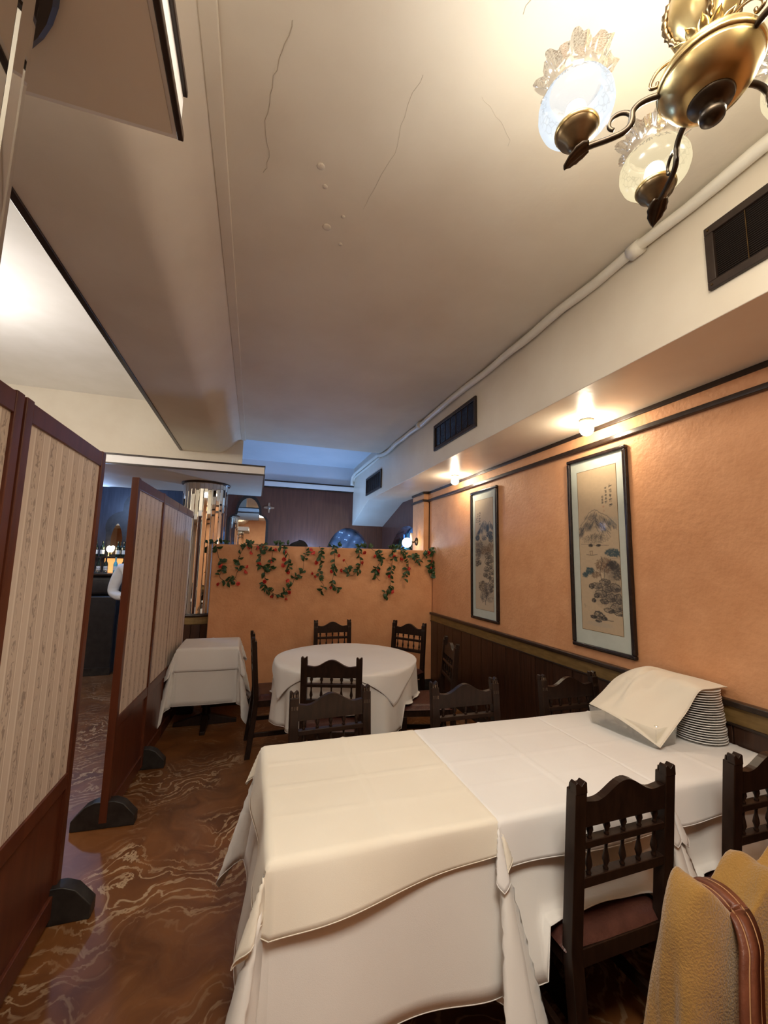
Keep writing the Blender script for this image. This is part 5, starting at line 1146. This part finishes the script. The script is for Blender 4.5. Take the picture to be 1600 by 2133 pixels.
# ------------------------------------------------------------------ person at the bar, mostly behind the screen
def skin_mesh(name, verts, edges, radii, mat_, parent, root_i=0, sub=2):
    me = bpy.data.meshes.new(name); me.from_pydata(verts, edges, []); me.materials.append(M[mat_]); o = bpy.data.objects.new(name, me); COL.objects.link(o); o.parent = parent
    sk = o.modifiers.new('skin', 'SKIN'); sk.use_smooth_shade = True
    for i, r in enumerate(radii): me.skin_vertices[0].data[i].radius = (r, r) if not isinstance(r, tuple) else r
    me.skin_vertices[0].data[root_i].use_root = True
    ss = o.modifiers.new('sub', 'SUBSURF'); ss.levels = sub; ss.render_levels = sub
    return o
def person():
    t = thing('person', 'person in a white shirt and dark trousers standing at the bar behind the screen', 'person', (-1.40, 6.02, 0), math.radians(8))
    V = [(0, 0, .96), (0, 0, 1.10), (0, 0, 1.26), (0, 0, 1.40), (0, .0, 1.49), (0, -.01, 1.57), (0, -.015, 1.66), (0, -.01, 1.74)]; E_ = [(i, i+1) for i in range(7)]; Rr = [.13, .12, .135, .12, .055, .072, .088, .06]
    def chain(root_i, pts, rs):
        prev = root_i
        for p, r in zip(pts, rs): V.append(p); Rr.append(r); E_.append((prev, len(V)-1)); prev = len(V)-1
        return prev
    wrists = []
    for s in (-1, 1):
        a = chain(3, [(s*.17, 0, 1.42), (s*.235, .02, 1.25), (s*.265, .04, 1.12), (s*.17, -.13, 1.08), (s*.11, -.20, 1.08)], [.062, .050, .043, .036, .027])
        pm = chain(a, [(s*.075, -.245, 1.075)], [.030]); wrists.append(pm); bx0, by0, bz0 = V[pm]
        for k, (dx, ln) in enumerate(((-.024, .060), (-.008, .070), (.008, .066), (.024, .052))):
            chain(pm, [(bx0+dx, by0-.035, bz0-.018), (bx0+dx, by0-.035-ln*.45, bz0-.045), (bx0+dx, by0-.035-ln*.6, bz0-.075)], [.0095, .0088, .0075])
        chain(a, [(bx0-s*.035, by0+.01, bz0-.015), (bx0-s*.042, by0-.02, bz0-.045)], [.011, .009])
        chain(0, [(s*.085, 0, .90), (s*.10, -.01, .68), (s*.105, -.01, .50), (s*.11, .015, .28), (s*.11, .02, .09), (s*.12, -.07, .045)], [.095, .080, .058, .052, .040, .036])
    skin_mesh('body', V, E_, Rr, 'skin', t)
    # head details
    hd = bpy.data.objects['body'] if 'body' in bpy.data.objects else None
    MB().lathe([(0.0, 1.80), (.05, 1.79), (.085, 1.75), (.096, 1.70), (.094, 1.66)], 24, 0, .0).build('hair', 'hair', t, smooth=True)
    sv = [(0, 0, .93), (0, 0, 1.10), (0, 0, 1.27), (0, 0, 1.41), (0, 0, 1.475)]; se = [(0, 1), (1, 2), (2, 3), (3, 4)]; sr = [.158, .148, .160, .142, .068]
    for s in (-1, 1):
        prev = 3
        for p, r in (((s*.185, 0, 1.42), .080), ((s*.245, .02, 1.25), .072), ((s*.275, .04, 1.12), .066), ((s*.175, -.125, 1.08), .054), ((s*.125, -.185, 1.08), .042)):
            sv.append(p); sr.append(r); se.append((prev, len(sv)-1)); prev = len(sv)-1
    skin_mesh('shirt', sv, se, sr, 'shirt', t)
    tv = [(0, 0, .98), (0, 0, .90)]; te = [(0, 1)]; trd = [.150, .145]
    for s in (-1, 1):
        prev = 1
        for p, r in (((s*.09, 0, .80), .108), ((s*.105, -.01, .50), .082), ((s*.11, .012, .28), .076), ((s*.11, .015, .06), .068)):
            tv.append(p); trd.append(r); te.append((prev, len(tv)-1)); prev = len(tv)-1
        MB().lathe([(.052, 0), (.055, .02), (.048, .05), (.030, .072), (.0, .078)], 18).build('shoe', 'shoe_black', t, loc=(s*.115, -.06, 0), smooth=True).scale = (.9, 2.4, 1)
    skin_mesh('trousers', tv, te, trd, 'trouser', t)
    # face, turned to the bar
    for s in (-1, 1):
        MB().lathe([(0.0, -.010)]+[(.010*math.sin(a), -.010*math.cos(a)) for a in [k*PI/6 for k in range(1, 6)]]+[(0, .010)], 10, caps=False).build('eye', 'ivory', t, loc=(s*.032, -.088, 1.665), smooth=True)
        MB().lathe([(.0, -.03), (.016, -.02), (.022, 0), (.02, .02), (.0, .03)], 10, caps=False).build('ear', 'skin', t, loc=(s*.088, .0, 1.655), smooth=True).scale = (.5, 1, 1)
    MB().hexa([(-.016, -.085, 1.61), (.016, -.085, 1.61), (.014, -.118, 1.615), (-.014, -.118, 1.615)], [(-.008, -.085, 1.67), (.008, -.085, 1.67), (.006, -.092, 1.67), (-.006, -.092, 1.67)]).build('nose', 'skin', t, bevel=.006)
    MB().box(-.025, .025, -.094, -.080, 1.585, 1.593).build('mouth', 'strap_leather', t, bevel=.003)
person()

# ------------------------------------------------------------------ added fixtures for the hall lamps and the fill panel, all out of view
for (x, y), lab in zip(((-2.25, 3.2), (-2.7, 0.6)), ('added white globe pendant out of view in the hall by the wallpapered screens', 'added white globe pendant out of view in the hall near the rear wall')):
    t = thing('added_pendant', lab, 'lamp', (x, y, 3.42), 0, 'added globe pendants in the hall')
    MB().lathe([(.05, -.02), (.055, 0)], 20).build('ceiling_rose', 'ivory', t); MB().lathe([(.006, -.45), (.006, -.02)], 8).build('rod', 'brass', t)
    MB().lathe([(.0, -.68)]+[(.12*math.sin(a), -.56-.12*math.cos(a)) for a in [k*PI/12 for k in range(1, 12)]]+[(.02, -.44)], 24, caps=False).build('globe', 'globe_warm', t, smooth=True)
t = thing('added_ceiling_panel', 'added flat ceiling panel lamp, out of view, near the ceiling rose of the chandelier', 'lamp', (0.22, -0.05, 3.07))
MB().box(-.40, .40, -.40, -.35, -.03, 0).box(-.40, .40, .35, .40, -.03, 0).box(-.40, -.35, -.35, .35, -.03, 0).box(.35, .40, -.35, .35, -.03, 0).build('frame', 'ivory', t)
MB().box(-.35, .35, -.35, .35, -.02, -.01).build('diffuser', 'globe_warm', t)
